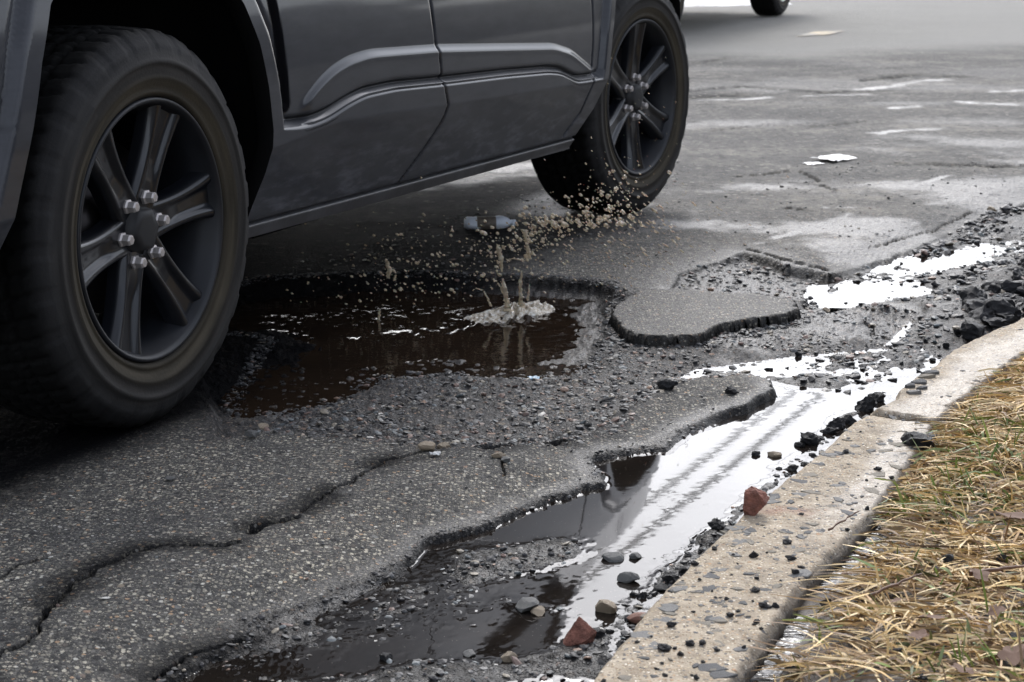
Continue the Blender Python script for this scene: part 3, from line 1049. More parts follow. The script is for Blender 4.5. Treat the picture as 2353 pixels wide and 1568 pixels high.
def grass(n, seed, thatch=False):
    rg = np.random.default_rng(seed)
    s = rg.uniform(0.10, 0.85, n * 2)
    w = np.abs(rg.uniform(0.0, 1.0, n * 2)) ** 1.15 * 1.05 + 0.012
    x, y = verge_xy(s, w)
    dens = 0.5 + 0.5 * fbm(x * 9, y * 9, 85, 3)
    far_bonus = sst(2.9, 3.4, y)
    dens = np.clip((dens - 0.22) * 2.0 + far_bonus, 0.22, 1) * sst(0.03, 0.10, w + 0.07 * far_bonus + 0.03 * fbm(x * 12, y * 12, 86, 2))
    k = rg.random(n * 2) < dens
    x, y, w, s = (a[k][:n] for a in (x, y, w, s))
    n = len(x)
    z0 = soil_z(x, y, w)
    green = (rg.random(n) < 0.05 + 0.22 * sst(0.50, 0.68, 0.5 + 0.5 * fbm(x * 7, y * 7, 87, 3)))
    up = (rg.random(n) < 0.06) | (green & (rg.random(n) < 0.4))
    head = rg.normal(2.55, 1.0, n)
    head = np.where(rg.random(n) < 0.3, rg.uniform(0, 6.28, n), head)
    ln = rg.gamma(4.0, 0.0135, n) + 0.016
    ln = np.where(up, ln * 0.55, ln)
    wd = rg.uniform(0.0008, 0.0021, n) * np.where(green, 1.25, 1.0)
    hgt = np.where(up, ln * rg.uniform(0.5, 0.9, n), rg.uniform(0.001, 0.014, n) * (0.7 + far_bonus[k][:n]))
    curl = rg.normal(0, 0.18, n)
    if thatch:
        hgt = rg.uniform(0.0, 0.004, n)
        wd = wd * 1.5
        ln = ln * 0.7
        up = up & False
    m = 6
    t = np.linspace(0, 1, m)[None, :]
    hd = head[:, None] + curl[:, None] * t
    step = (ln / (m - 1))[:, None]
    cx = x[:, None] + np.concatenate([np.zeros((n, 1)), np.cumsum(np.cos(hd) * step, 1)[:, :-1]], 1) * np.where(up, 0.5, 1.0)[:, None]
    cy = y[:, None] + np.concatenate([np.zeros((n, 1)), np.cumsum(np.sin(hd) * step, 1)[:, :-1]], 1) * np.where(up, 0.5, 1.0)[:, None]
    arch = np.where(up[:, None], t ** 0.8, np.sin(np.pi * (t ** 0.7)) * 0.9 + 0.1 * t)
    cz = z0[:, None] + 0.002 + hgt[:, None] * arch + rg.uniform(0, 0.010, n)[:, None]
    px_, py_ = -np.sin(hd), np.cos(hd)
    tw = rg.normal(0, 0.8, n)[:, None]
    ww = wd[:, None] * np.array([0.8, 1.0, 1.0, 0.85, 0.6, 0.12])[None, :]
    a = np.stack([cx + px_ * ww * np.cos(tw), cy + py_ * ww * np.cos(tw), cz + ww * np.sin(tw)], -1)
    b = np.stack([cx - px_ * ww * np.cos(tw), cy - py_ * ww * np.cos(tw), cz - ww * np.sin(tw)], -1)
    V = np.stack([a, b], 2).reshape(-1, 3)
    base = (np.arange(n) * m * 2)[:, None] + (np.arange(m - 1) * 2)[None, :]
    F = np.stack([base, base + 1, base + 3, base + 2], -1).reshape(-1, 4)
    straw = np.array([[0.60, 0.43, 0.20], [0.50, 0.34, 0.15], [0.68, 0.53, 0.30], [0.34, 0.22, 0.11], [0.52, 0.40, 0.22], [0.22, 0.145, 0.085]])
    grn = np.array([[0.13, 0.17, 0.03], [0.20, 0.22, 0.05], [0.09, 0.14, 0.035], [0.17, 0.20, 0.09]])
    c = np.where(green[:, None], grn[rg.integers(0, len(grn), n)], straw[rg.integers(0, len(straw), n)])
    c = c * rg.uniform(0.9, 1.5, (n, 1))
    if thatch:
        c = c * np.array([0.42, 0.38, 0.36])
    cc = np.repeat(c, m * 2, axis=0)
    cc = np.concatenate([cc, np.ones((len(cc), 1))], 1)
    return mesh_np("grass", V, F, M_GRASS.m, attrs=dict(tint=cc))


tag(grass(14000, 8, True), "brown rotting thatch lying under the winter grass", kind='stuff')
tag(grass(40000, 3), "matted straw-coloured winter grass with a few green blades", kind='stuff')

# ------------------------------------------------------------------ the near car
def make_paint():
    t = NT("dark_grey_paint")
    v = t.obj()
    gap = t.attr('gap').outputs['Fac']
    z = t.sep(v)[2]
    n1 = t.noise(t.obj((2.2, 1, 9)), 3.0, 6, 0.62)
    n2 = t.noise(t.obj((2.6, 1, 11), (0, 0.12, 0)), 3.0, 9, 0.66)
    col = t.ramp(n1, [(0.30, (0.032, 0.034, 0.040)), (0.7, (0.054, 0.056, 0.064))])
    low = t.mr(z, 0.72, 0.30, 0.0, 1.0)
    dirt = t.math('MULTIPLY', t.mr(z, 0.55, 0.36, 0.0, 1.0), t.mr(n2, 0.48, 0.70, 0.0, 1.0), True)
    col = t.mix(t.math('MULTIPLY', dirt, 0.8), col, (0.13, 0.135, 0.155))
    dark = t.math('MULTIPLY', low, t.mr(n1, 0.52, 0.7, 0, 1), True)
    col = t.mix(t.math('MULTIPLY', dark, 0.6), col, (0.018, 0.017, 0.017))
    col = t.mix(gap, col, (0.006, 0.006, 0.007))
    rg = t.mr(low, 0, 1, 0.34, 0.58)
    t.setp(Base_Color=col, Metallic=0.08, Roughness=t.math('MAXIMUM', rg, t.math('MULTIPLY', gap, 0.9)))
    t.l(t.mr(gap, 0, 1, 0.12, 0.0), t.p.inputs['Specular IOR Level'])
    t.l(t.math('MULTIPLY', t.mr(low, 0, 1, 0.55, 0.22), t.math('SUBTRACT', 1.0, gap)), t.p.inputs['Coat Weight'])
    t.p.inputs['Coat Roughness'].default_value = 0.07
    t.p.inputs['Coat IOR'].default_value = 1.55
    return t.m


M_PAINT = make_paint()
M_TRIM = simple("black_plastic", (0.012, 0.012, 0.013), 0.6, var=(12, 0.7, 1.3))
M_SILL = simple("sill_plastic", (0.030, 0.030, 0.033), 0.45, var=(9, 0.5, 1.8), bump=(30, 0.001))
M_UNDER = simple("underbody_black", (0.004, 0.004, 0.004), 0.95, spec=0.1)
M_GLASS = simple("dark_window_glass", (0.01, 0.011, 0.012), 0.12, spec=0.3)
M_RIM = simple("black_alloy", (0.006, 0.007, 0.010), 0.34, var=(16, 0.7, 1.6), metal=0.3, coat=0.4)
M_BARREL = simple("wheel_barrel_black", (0.006, 0.007, 0.010), 0.5, var=(16, 0.7, 1.6))
M_SILVER = simple("silver_alloy", (0.5, 0.5, 0.5), 0.3, metal=0.9)
M_NUT = simple("steel_lug_nut", (0.55, 0.51, 0.49), 0.35, metal=0.5)
M_DISC = simple("brake_disc", (0.05, 0.045, 0.045), 0.4, metal=0.8)
M_LIGHT = simple("red_lamp_glass", (0.25, 0.01, 0.01), 0.1)
M_LENS = simple("clear_lamp_glass", (0.5, 0.5, 0.52), 0.08)


def make_tyre_mat():
    t = NT("dusty_rubber")
    v = t.obj()
    s = t.sep(v)
    r = t.math('SQRT', t.math('ADD', t.math('MULTIPLY', s[0], s[0]), t.math('MULTIPLY', s[2], s[2])))
    rn = t.mr(r, 0.24, 0.40, 0, 1)
    nz = t.noise(v, 11, 5)
    rn2 = t.math('ADD', rn, t.math('MULTIPLY', t.math('SUBTRACT', nz, 0.5), 0.05))
    col = t.ramp(rn2, [(0.12, (0.010, 0.010, 0.010)), (0.17, (0.042, 0.036, 0.026)), (0.32, (0.058, 0.050, 0.036)), (0.42, (0.024, 0.022, 0.020)),
                       (0.50, (0.036, 0.034, 0.032)), (0.72, (0.030, 0.030, 0.031)), (0.86, (0.015, 0.015, 0.016)), (0.93, (0.005, 0.005, 0.005))])
    # arc-wise smears of dust
    ang_ = t.math('ARCTAN2', s[2], s[0])
    cmb = t.n("ShaderNodeCombineXYZ")
    t.l(t.math('MULTIPLY', ang_, 1.6), cmb.inputs[0])
    t.l(t.math('MULTIPLY', r, 55.0), cmb.inputs[1])
    sm = t.noise(cmb.outputs[0], 1.0, 4)
    col = t.mix(1.0, col, t.ramp(sm, [(0.3, (0.62, 0.62, 0.62)), (0.7, (1.35, 1.32, 1.28))]), 'MULTIPLY')
    t.setp(Base_Color=col, Roughness=0.75, Normal=t.bump(t.noise(v, 150, 3), 0.0008))
    t.p.inputs['Specular IOR Level'].default_value = 0.18
    return t.m


M_TYRE = make_tyre_mat()
TR = 0.397


def tyre_mesh(nseg=420, tread=True, key='tyre'):
    # (radius, y) outer bead -> shoulder -> tread -> inner bead ; y grows inwards
    prof = [(0.256, 0.012), (0.262, 0.000), (0.268, -0.006), (0.274, -0.008), (0.276, -0.0055), (0.284, -0.010), (0.296, -0.014), (0.300, -0.0165),
            (0.303, -0.0145), (0.315, -0.016), (0.324, -0.0155), (0.326, -0.018), (0.334, -0.018), (0.336, -0.0145), (0.346, -0.011),
            (0.356, -0.006), (0.362, -0.004), (0.368, 0.001), (0.374, 0.006), (0.380, 0.011), (0.386, 0.017), (0.391, 0.024)]
    ys = np.linspace(0.030, 0.222, 26)
    prof += [(TR - 0.004 * ((y - 0.126) / 0.1) ** 2 * 1.2, y) for y in ys]
    prof += [(0.386, 0.235), (0.37, 0.248), (0.34, 0.258), (0.30, 0.258), (0.27, 0.250), (0.256, 0.235)]
    P = np.array(prof)
    a = np.linspace(0, 2 * math.pi, nseg, endpoint=False)
    A, I = np.meshgrid(a, np.arange(len(P)), indexing='ij')
    R = P[I, 0].copy()
    Y = P[I, 1].copy()
    if tread:
        u = A / (2 * math.pi) * 56
        yy = Y
        tre = R > 0.3865
        groove = np.zeros_like(R)
        for yc in (0.068, 0.105, 0.147, 0.184):
            groove = np.maximum(groove, (np.abs(yy - yc - 0.004 * np.sin(A * 56 + yc * 99)) < 0.0045) * 1.0)
        blk = (u + 6.0 * np.abs(yy - 0.126)) % 1.0
        groove = np.maximum(groove, (blk < 0.20) * 0.8)
        R -= 0.009 * groove * tre
        sh = (R > 0.355) & (R < 0.3925) & (Y < 0.03)
        lug = (u % 2.0) < 1.25
        R += np.where(sh & lug, 0.0015, 0)
        Y -= np.where(sh & lug, 0.0020, 0)
    V = np.stack([R * np.cos(A), Y, R * np.sin(A)], -1).reshape(-1, 3)
    n = len(P)
    F = strip_faces(nseg, n, True)
    return V, F


def lathe(prof, nseg=96):
    P = np.array(prof)
    a = np.linspace(0, 2 * math.pi, nseg, endpoint=False)
    A, I = np.meshgrid(a, np.arange(len(P)), indexing='ij')
    V = np.stack([P[I, 0] * np.cos(A), P[I, 1], P[I, 0] * np.sin(A)], -1).reshape(-1, 3)
    return V, strip_faces(nseg, len(P), True)


def spoke_arrays():
    nr, nw = 26, 21
    V = []
    for i in range(nr):
        t = i / (nr - 1)
        r = 0.045 + t * (0.250 - 0.045)
        hw = 0.021 * (1 - t) ** 1.5 + 0.0262 + 0.036 * t ** 2.2
        inset = 0.034 - 0.012 * math.sin(min(1, t * 1.1) * math.pi * 0.5) - 0.012 * t ** 3
        for j in range(nw):
            s = -1 + 2 * j / (nw - 1)
            a = abs(s)
            rec = 0.0075 * float(sst(0.22, 0.50, np.array(t))) * float(sst(0.50, 0.30, np.array(a)))
            edge = 0.034 * float(sst(0.80, 1.0, np.array(a)))
            ridge = -0.004 * math.exp(-((a - 0.62) / 0.16) ** 2)
            y = inset + rec + edge + ridge
            w = hw * (0.97 if a > 0.9 else 1.0)
            V.append((s * w, y, r))
        # (x across, y depth, z radial)
    F = strip_faces(nr, nw)
    return np.array(V), F


_TY = None


def wheel(parent, name, loc, steer, phase, outer=1, spokes=6, rim_mat=None, seg=420, key='a', nuts=6):
    """outer=+1: face towards -y (kerb side)"""
    rm = rim_mat or M_RIM
    cache = wheel.cache
    if key not in cache:
        d = {}
        V, F = tyre_mesh(seg)
        o = mesh_np("tyre", V, F, M_TYRE)
        d['tyre'] = o.data
        bpy.data.objects.remove(o)
        V, F = lathe([(0.261, 0.004), (0.2605, -0.0035), (0.257, -0.006), (0.252, -0.0045), (0.2475, 0.004), (0.244, 0.015), (0.238, 0.03), (0.232, 0.05), (0.224, 0.12), (0.226, 0.2), (0.244, 0.232)])
        o = mesh_np("wheel", V, F, rm if key == "far" else M_BARREL)
        d['rim'] = o.data
        bpy.data.objects.remove(o)
        V, F = spoke_arrays()
        o = mesh_np("spoke", V, F, rm)
        d['spoke'] = o.data
        bpy.data.objects.remove(o)
        V, F = lathe([(0.0, 0.012), (0.028, 0.0120), (0.041, 0.013), (0.046, 0.018), (0.048, 0.034), (0.075, 0.036), (0.083, 0.043), (0.085, 0.07)], 6)
        o = mesh_np("centre_cap", V, F, M_TRIM)
        d['cap'] = o.data
        bpy.data.objects.remove(o)
        V, F = lathe([(0.0, -0.019), (0.0085, -0.0188), (0.0112, -0.0155), (0.0115, -0.002), (0.0150, 0.001), (0.0150, 0.022)], 6)
        o = mesh_np("lug_nut", V, F, M_NUT, smooth=False)
        d['nut'] = o.data
        bpy.data.objects.remove(o)
        V, F = lathe([(0.0, 0.10), (0.09, 0.10), (0.092, 0.115), (0.172, 0.115), (0.172, 0.145), (0.0, 0.145)], 64)
        o = mesh_np("brake_disc", V, F, M_DISC)
        d['disc'] = o.data
        bpy.data.objects.remove(o)
        cache[key] = d
    d = cache[key]
    w = bpy.data.objects.new("wheel", d['rim'])
    COL.objects.link(w)
    w.parent = parent
    w.location = loc
    w.rotation_euler = (0, 0, steer if outer > 0 else math.pi + steer)

    def sub(nm, me, rot=(0, 0, 0), l=(0, 0, 0)):
        o = bpy.data.objects.new(nm, me)
        COL.objects.link(o)
        o.parent = w
        o.location = l
        o.rotation_euler = rot
        return o
    sub("tyre", d['tyre'], (0, rnd.random(), 0))
    for i in range(spokes):
        # rotate the radial z axis to the wanted angle (anticlockwise as seen from outside)
        a = phase + i * 2 * math.pi / spokes
        sub("spoke", d['spoke'], (0, math.pi / 2 - a, 0))
    sub("centre_cap", d['cap'])
    for i in range(nuts):
        a = phase + i * 2 * math.pi / nuts
        sub("lug_nut", d['nut'], (0, 0, 0), (0.066 * math.cos(a), 0.026, 0.066 * math.sin(a)))
    sub("brake_disc", d['disc'])
    return w


wheel.cache = {}

WB = 3.005
car = empty("sport_utility_vehicle", tuple(CO), CAR_ROT)
tag(car, "large dark grey car with black six-spoke wheels driving through the pothole", "car")
w_r = wheel(car, "wheel", (0.0, 0.0, 0.397), 0.0, math.radians(9))
w_f = wheel(car, "wheel", (WB - 0.01, 0.0, 0.397), math.radians(-7.5), math.radians(30))
wheel(car, "wheel", (0.0, 1.93, 0.397), 0.0, 0.3, -1)
wheel(car, "wheel", (WB, 1.93, 0.397), math.radians(-7.5), 0.8, -1)

ARCH_R = [(-0.53, 0.28), (-0.52, 0.34), (-0.487, 0.424), (-0.44, 0.53), (-0.393, 0.634), (-0.345, 0.75), (-0.29, 0.85), (-0.20, 0.915), (-0.05, 0.945), (0.12, 0.945),
          (0.25, 0.92), (0.335, 0.875), (0.385, 0.82), (0.427, 0.736), (0.450, 0.642), (0.464, 0.547), (0.452, 0.454), (0.426, 0.381), (0.405, 0.313), (0.40, 0.28)]
ARCH_F = [(2.42, 0.28), (2.455, 0.309), (2.568, 0.399), (2.625, 0.504), (2.655, 0.625), (2.70, 0.735), (2.78, 0.83), (2.90, 0.885), (3.05, 0.90), (3.20, 0.87),
          (3.32, 0.80), (3.40, 0.70), (3.45, 0.58), (3.50, 0.45), (3.53, 0.36), (3.54, 0.28)]
H1 = [(0.50, 0.585), (0.613, 0.585), (0.677, 0.622), (0.762, 0.655), (0.851, 0.673), (0.964, 0.681), (1.338, 0.669), (1.769, 0.645), (2.167, 0.622), (2.312, 0.596), (2.426, 0.555), (2.524, 0.518)]
H2 = [(-1.3, 0.50), (0.50, 0.555), (0.555, 0.549), (0.632, 0.546), (0.726, 0.554), (0.825, 0.575), (0.915, 0.588), (1.081, 0.590), (1.336, 0.580), (1.769, 0.567), (2.098, 0.553), (2.204, 0.543), (2.30, 0.518), (2.351, 0.506), (2.47, 0.503), (2.75, 0.50), (4.2, 0.5)]
H3 = [(-1.3, 0.47), (0.5, 0.515), (0.771, 0.542), (1.395, 0.523), (1.929, 0.51), (2.494, 0.494), (4.2, 0.47)]
SEAM_B = [(1.333, 1.2), (1.338, 0.789), (1.346, 0.679), (1.363, 0.578), (1.385, 0.519), (1.378, 0.49), (1.361, 0.466), (1.292, 0.406), (1.186, 0.335)]
SEAM_F = [(2.53, 1.2), (2.519, 0.74), (2.514, 0.607), (2.497, 0.514), (2.449, 0.397), (2.36, 0.335)]
SEAM_R = [(0.505, 1.2), (0.515, 0.95), (0.535, 0.75), (0.545, 0.60)]
SEAM_BUMP = [(-1.2, 0.655), (-0.42, 0.64)]
NX = 860
xs_ = np.linspace(-1.05, 3.93, NX)
ZT = np.interp(xs_, [-1.05, 2.3, 2.9, 3.4, 3.93], [1.06, 1.06, 0.985, 0.93, 0.86])
ZB = np.interp(xs_, [-1.05, -0.55, 0.4, 2.45, 3.5, 3.93], [0.40, 0.33, 0.313, 0.285, 0.33, 0.45])


_HT = {}


def h_at(c, x):
    k = id(c)
    if k not in _HT:
        q = np.array(c)
        tx = np.linspace(-1.5, 4.5, 1201)
        ty = np.interp(tx, q[:, 0], q[:, 1])
        g = np.exp(-0.5 * (np.arange(-18, 19) / 5.0) ** 2)
        ty = np.convolve(np.pad(ty, 18, mode='edge'), g / g.sum(), mode='valid')
        _HT[k] = (tx, ty, c)
    return np.interp(x, _HT[k][0], _HT[k][1])


ZS_LINE = [(-1.1, 0.40), (0.4, 0.345), (2.45, 0.317), (3.6, 0.35), (4, 0.45)]
_h1, _h2, _h3 = h_at(H1, xs_), h_at(H2, xs_), h_at(H3, xs_)
_h1 = np.maximum(np.where((xs_ < 0.6) | (xs_ > 2.54), 0.0, _h1), _h2 + 0.065)
_h3 = np.minimum(_h3, _h2 - 0.022)
_zs = np.clip(h_at(ZS_LINE, xs_), ZB + 0.01, 0.46)
knots = [(ZB, 0), (_zs - 0.006, 8), (_zs + 0.006, 8), (_h3 - 0.012, 30), (_h3 + 0.006, 8), (_h2 - 0.016, 4), (_h2 + 0.026, 26), (_h1 - 0.022, 14), (_h1 + 0.012, 22), (ZT, 44)]
cols = [knots[0][0][:, None]]
for (ka, _), (kb, nk) in zip(knots[:-1], knots[1:]):
    tk = np.linspace(0, 1, nk + 1)[1:][None, :]
    cols.append(ka[:, None] * (1 - tk) + kb[:, None] * tk)
ZZ = np.concatenate(cols, 1)
NZ = ZZ.shape[1]
XX = np.repeat(xs_[:, None], NZ, 1)
px, pz = XX.ravel(), ZZ.ravel()
aR, aF = sdf(px, pz, ARCH_R), sdf(px, pz, ARCH_F)
inside = np.maximum(aR, aF) > 0


def relief(x, z):
    a = -np.maximum(sdf(x, z, ARCH_R), sdf(x, z, ARCH_F))      # distance outside the arches
    fw = np.where(x < 1.5, 0.058, 0.050)
    clad = np.maximum(h_at(H2, x) - z, fw - a)
    out = -0.075 * (np.clip(z - 0.60, 0, 1) / 0.45) ** 2
    out += 0.015 * sst(-0.006, 0.012, clad)
    out -= 0.010 * np.exp(-((clad + 0.012) / 0.007) ** 2)
    # upper scallop
    h1 = h_at(H1, x)
    band = (x > 0.60) & (x < 2.54)
    t1 = h1 - z
    endf = sst(0.60, 0.66, x) * sst(2.54, 2.50, x)
    out += endf * (0.008 * sst(-0.010, 0.014, t1) + 0.0015 * np.exp(-((t1 - 0.013) / 0.008) ** 2)) * (clad < 0.002)
    # tuck-under below the crease
    h3 = h_at(H3, x)
    k = np.clip((h3 - z) / (h3 - 0.34), 0, 1.3)
    out -= 0.052 * np.where(k < 0.04, k * k / 0.08, k - 0.02)
    # sill strip
    zs = h_at(ZS_LINE, x)
    out -= 0.010 * np.exp(-((z - zs) / 0.0035) ** 2)
    out += 0.006 * sst(0.002, -0.004, z - zs)
    # plan shape of the nose and tail
    out -= 0.75 * (np.clip(x - 3.32, 0, 1) / 0.62) ** 2 + 0.20 * (np.clip(-0.62 - x, 0, 1) / 0.45) ** 2
    return out, clad, zs


# snap the ragged rim of the arches on to their curve
e = 0.002
for pl, sd in ((ARCH_R, aR), (ARCH_F, aF)):
    m = (sd > 0) & (sd < 0.012)
    gx_ = (sdf(px[m] + e, pz[m], pl) - sdf(px[m] - e, pz[m], pl)) / (2 * e)
    gz_ = (sdf(px[m], pz[m] + e, pl) - sdf(px[m], pz[m] - e, pl)) / (2 * e)
    px[m] -= gx_ * sd[m]
    pz[m] -= gz_ * sd[m]
out, clad, zs = relief(px, pz)
gap = np.zeros_like(px)
for sm, wd in ((SEAM_B, 0.0035), (SEAM_F, 0.0035)):
    dd, _ = pdist(px, pz, sm)
    out -= 0.007 * np.exp(-(dd / wd) ** 2)
    gap = np.maximum(gap, sst(0.0060, 0.0030, dd) * (0.8 if sm is SEAM_B else 0.45))
dd, _ = pdist(px, pz, SEAM_R)
out -= 0.010 * np.exp(-(dd / 0.010) ** 2)
gap = np.maximum(gap, sst(0.026, 0.020, dd) * (clad < 0.001) * (pz > 0.57))
dd, _ = pdist(px, pz, SEAM_BUMP)
out -= 0.005 * np.exp(-(dd / 0.0035) ** 2) * (px < -0.45)
gap = np.maximum(gap, sst(0.005, 0.002, dd) * (px < -0.43) * 0.6)
gap = np.maximum(gap, 0.75 * np.exp(-((clad + 0.012) / 0.006) ** 2) * (px > 0.56) * (px < 2.5))
VS = np.stack([px, -out, pz], -1)
FS = strip_faces(NX, NZ)
fin = inside[FS].all(axis=1)
fc = VS[FS].mean(axis=1)
fx, fz = fc[:, 0], fc[:, 2]
sbx = np.interp(fz, [p[1] for p in SEAM_B[::-1]], [p[0] for p in SEAM_B[::-1]])
sfx = np.interp(fz, [p[1] for p in SEAM_F[::-1]], [p[0] for p in SEAM_F[::-1]])
zsf = h_at(ZS_LINE, fx)
clf = clad[FS].mean(axis=1)
cls = np.full(len(FS), 1)
cls[fx < 0.535] = 0
cls[(fx < 0.56) & (clf > -0.004) & (fz > 0.5)] = 0
cls[fx > sbx] = 2
cls[fx > sfx] = 3
cls[(fx > 0.40) & (fx < 2.47) & (fz < zsf)] = 4
cls[fx < -0.44 - 0.9 * np.clip(0.66 - fz, 0, 1) * 0] = 5
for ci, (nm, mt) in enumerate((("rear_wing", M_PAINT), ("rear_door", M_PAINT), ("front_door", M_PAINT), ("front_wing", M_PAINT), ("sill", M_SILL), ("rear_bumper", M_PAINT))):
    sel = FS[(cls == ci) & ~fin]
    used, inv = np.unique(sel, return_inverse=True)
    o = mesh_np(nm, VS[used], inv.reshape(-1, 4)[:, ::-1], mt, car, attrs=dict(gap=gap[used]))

# arch returns and wheel wells
for arch in (ARCH_R, ARCH_F):
    A_ = np.array(arch)
    d = np.concatenate([[0], np.cumsum(np.hypot(*np.diff(A_, axis=0).T))])
    s = np.linspace(0, d[-1], 90)
    ax, az_ = np.interp(s, d, A_[:, 0]), np.interp(s, d, A_[:, 1])
    o0, _, _ = relief(ax, az_)
    rows = []
    cxm = (A_[0, 0] + A_[-1, 0]) / 2
    for k, (dy, sh) in enumerate(((0.0, 1.0), (0.004, 0.995), (0.035, 0.985), (0.04, 1.02), (0.36, 1.02))):
        yv = (-o0 + dy) if k < 4 else np.full_like(ax, dy)
        rows.append(np.stack([cxm + (ax - cxm) * sh, yv, 0.38 + (az_ - 0.38) * sh], -1))
    V = np.stack(rows, 1).reshape(-1, 3)
    F = strip_faces(90, 5)
    nv = len(V)
    V = np.concatenate([V, [[cxm, 0.36, 0.30]]])
    tri = [[i * 5 + 4, (i + 1) * 5 + 4, nv, nv] for i in range(89)]
    bm = bmesh.new()
    bv = [bm.verts.new(p) for p in V]
    for f in F:
        bm.faces.new([bv[i] for i in f])
    for t_ in tri:
        bm.faces.new([bv[t_[0]], bv[t_[1]], bv[nv]])
    bm_obj("wheel_arch_liner", bm, M_UNDER, car, smooth=True)


def box(bm, x0, x1, y0, y1, z0, z1, bev=0.0):
    r = bmesh.ops.create_cube(bm, size=1)
    for v in r['verts']:
        v.co = Vector(((x0 + x1) / 2 + v.co.x * (x1 - x0), (y0 + y1) / 2 + v.co.y * (y1 - y0), (z0 + z1) / 2 + v.co.z * (z1 - z0)))
    if bev:
        es = set()
        for v in r['verts']:
            es.update(v.link_edges)
        bmesh.ops.bevel(bm, geom=list(es), offset=bev, segments=3, affect='EDGES', profile=0.6)


bm = bmesh.new()
box(bm, 0.50, 2.46, 0.062, 1.88, 0.300, 0.60)
box(bm, -0.95, -0.50, 0.22, 1.75, 0.42, 0.70)
box(bm, -0.5, 0.5, 0.38, 1.58, 0.34, 0.95)
box(bm, 2.46, 3.55, 0.38, 1.58, 0.30, 0.85)
bm_obj("underbody", bm, M_UNDER, car)
bm = bmesh.new()
box(bm, 0.0 - 0.045, 0.045, 0.2, 1.7, 0.33, 0.42, 0.02)
bm_obj("rear_axle", bm, M_UNDER, car)

# upper shell: shoulders, bonnet, glasshouse and roof
stx = np.concatenate([np.linspace(-1.05, 2.35, 20), np.linspace(2.45, 3.93, 24)])
tz = np.interp(stx, [-1.05, 2.35, 2.55, 3.0, 3.4, 3.93], [1.10, 1.16, 1.17, 1.14, 1.08, 0.92])
o_top, _, _ = relief(stx, np.interp(stx, xs_, ZT) - 1e-4)
zt_ = np.interp(stx, xs_, ZT)
yl = -o_top
rows = []
for k in range(len(stx)):
    y0 = yl[k]
    y1 = 1.93 - y0
    hi = tz[k]
    sec = [(y0, zt_[k]), (y0 + 0.015, zt_[k] + 0.025), (y0 + 0.05, hi), (y0 + 0.25, hi + 0.02), (0.965, hi + 0.03), (y1 - 0.25, hi + 0.02), (y1 - 0.05, hi), (y1 - 0.015, zt_[k] + 0.025), (y1, zt_[k]), (y1 + 0.03, 0.75), (y1, 0.55), (y1 - 0.04, 0.34)]
    rows.append([(stx[k], y, z) for y, z in sec])
V = np.array(rows).reshape(-1, 3)
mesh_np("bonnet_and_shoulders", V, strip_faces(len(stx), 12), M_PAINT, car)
bm = bmesh.new()
ends = []
for xx, sgn in ((-1.05, -1), (3.93, 1)):
    i = 0 if sgn < 0 else -1
    y0 = yl[i]
    y1 = 1.93 - y0
    h = tz[i]
    pts = [(y0, 0.42), (y0, zt_[i]), (y0 + 0.05, h), (0.965, h + 0.03), (y1 - 0.05, h), (y1, zt_[i]), (y1, 0.42)]
    a_ = [bm.verts.new((xx, y, z)) for y, z in pts]
    b_ = [bm.verts.new((xx + sgn * 0.09, 0.965 + (y - 0.965) * 0.9, 0.68 + (z - 0.68) * 0.92)) for y, z in pts]
    for j in range(len(pts)):
        k = (j + 1) % len(pts)
        bm.faces.new((a_[j], a_[k], b_[k], b_[j]))
    bm.faces.new(b_)
bm_obj("nose_and_tailgate", bm, M_PAINT, car)
bm = bmesh.new()
prof_g = [(-0.98, 1.09), (-0.72, 1.70), (1.75, 1.72), (2.55, 1.12)]
lo, hi_ = [], []
a_ = [bm.verts.new((x, 0.06 if z < 1.3 else 0.15, z)) for x, z in prof_g]
b_ = [bm.verts.new((x, 1.87 if z < 1.3 else 1.78, z)) for x, z in prof_g]
bm.faces.new(a_)
bm.faces.new(b_[::-1])
for j in range(4):
    k = (j + 1) % 4
    bm.faces.new((a_[j], b_[j], b_[k], a_[k]))
bm_obj("window_glass", bm, M_GLASS, car)
bm = bmesh.new()
box(bm, -0.80, 1.80, 0.13, 1.80, 1.69, 1.78, 0.03)
bm_obj("roof", bm, M_PAINT, car)
for xa, za, xb, zb in ((2.55, 1.11, 1.75, 1.72), (1.36, 1.08, 1.30, 1.70), (0.42, 1.08, 0.36, 1.70), (-0.72, 1.08, -0.68, 1.70)):
    for side in (0, 1):
        bm = bmesh.new()
        q = []
        for (x, z, yo) in ((xa, za, 0.045), (xb, zb, 0.135)):
            y = yo if side == 0 else 1.93 - yo
            s2 = 1 if side == 0 else -1
            q.append([bm.verts.new((x + dx, y + s2 * dy, z)) for dx, dy in ((-0.04, 0), (0.04, 0), (0.04, 0.04), (-0.04, 0.04))])
        for j in range(4):
            k = (j + 1) % 4
            bm.faces.new((q[0][j], q[0][k], q[1][k], q[1][j]))
        bm_obj("window_pillar", bm, M_PAINT, car)

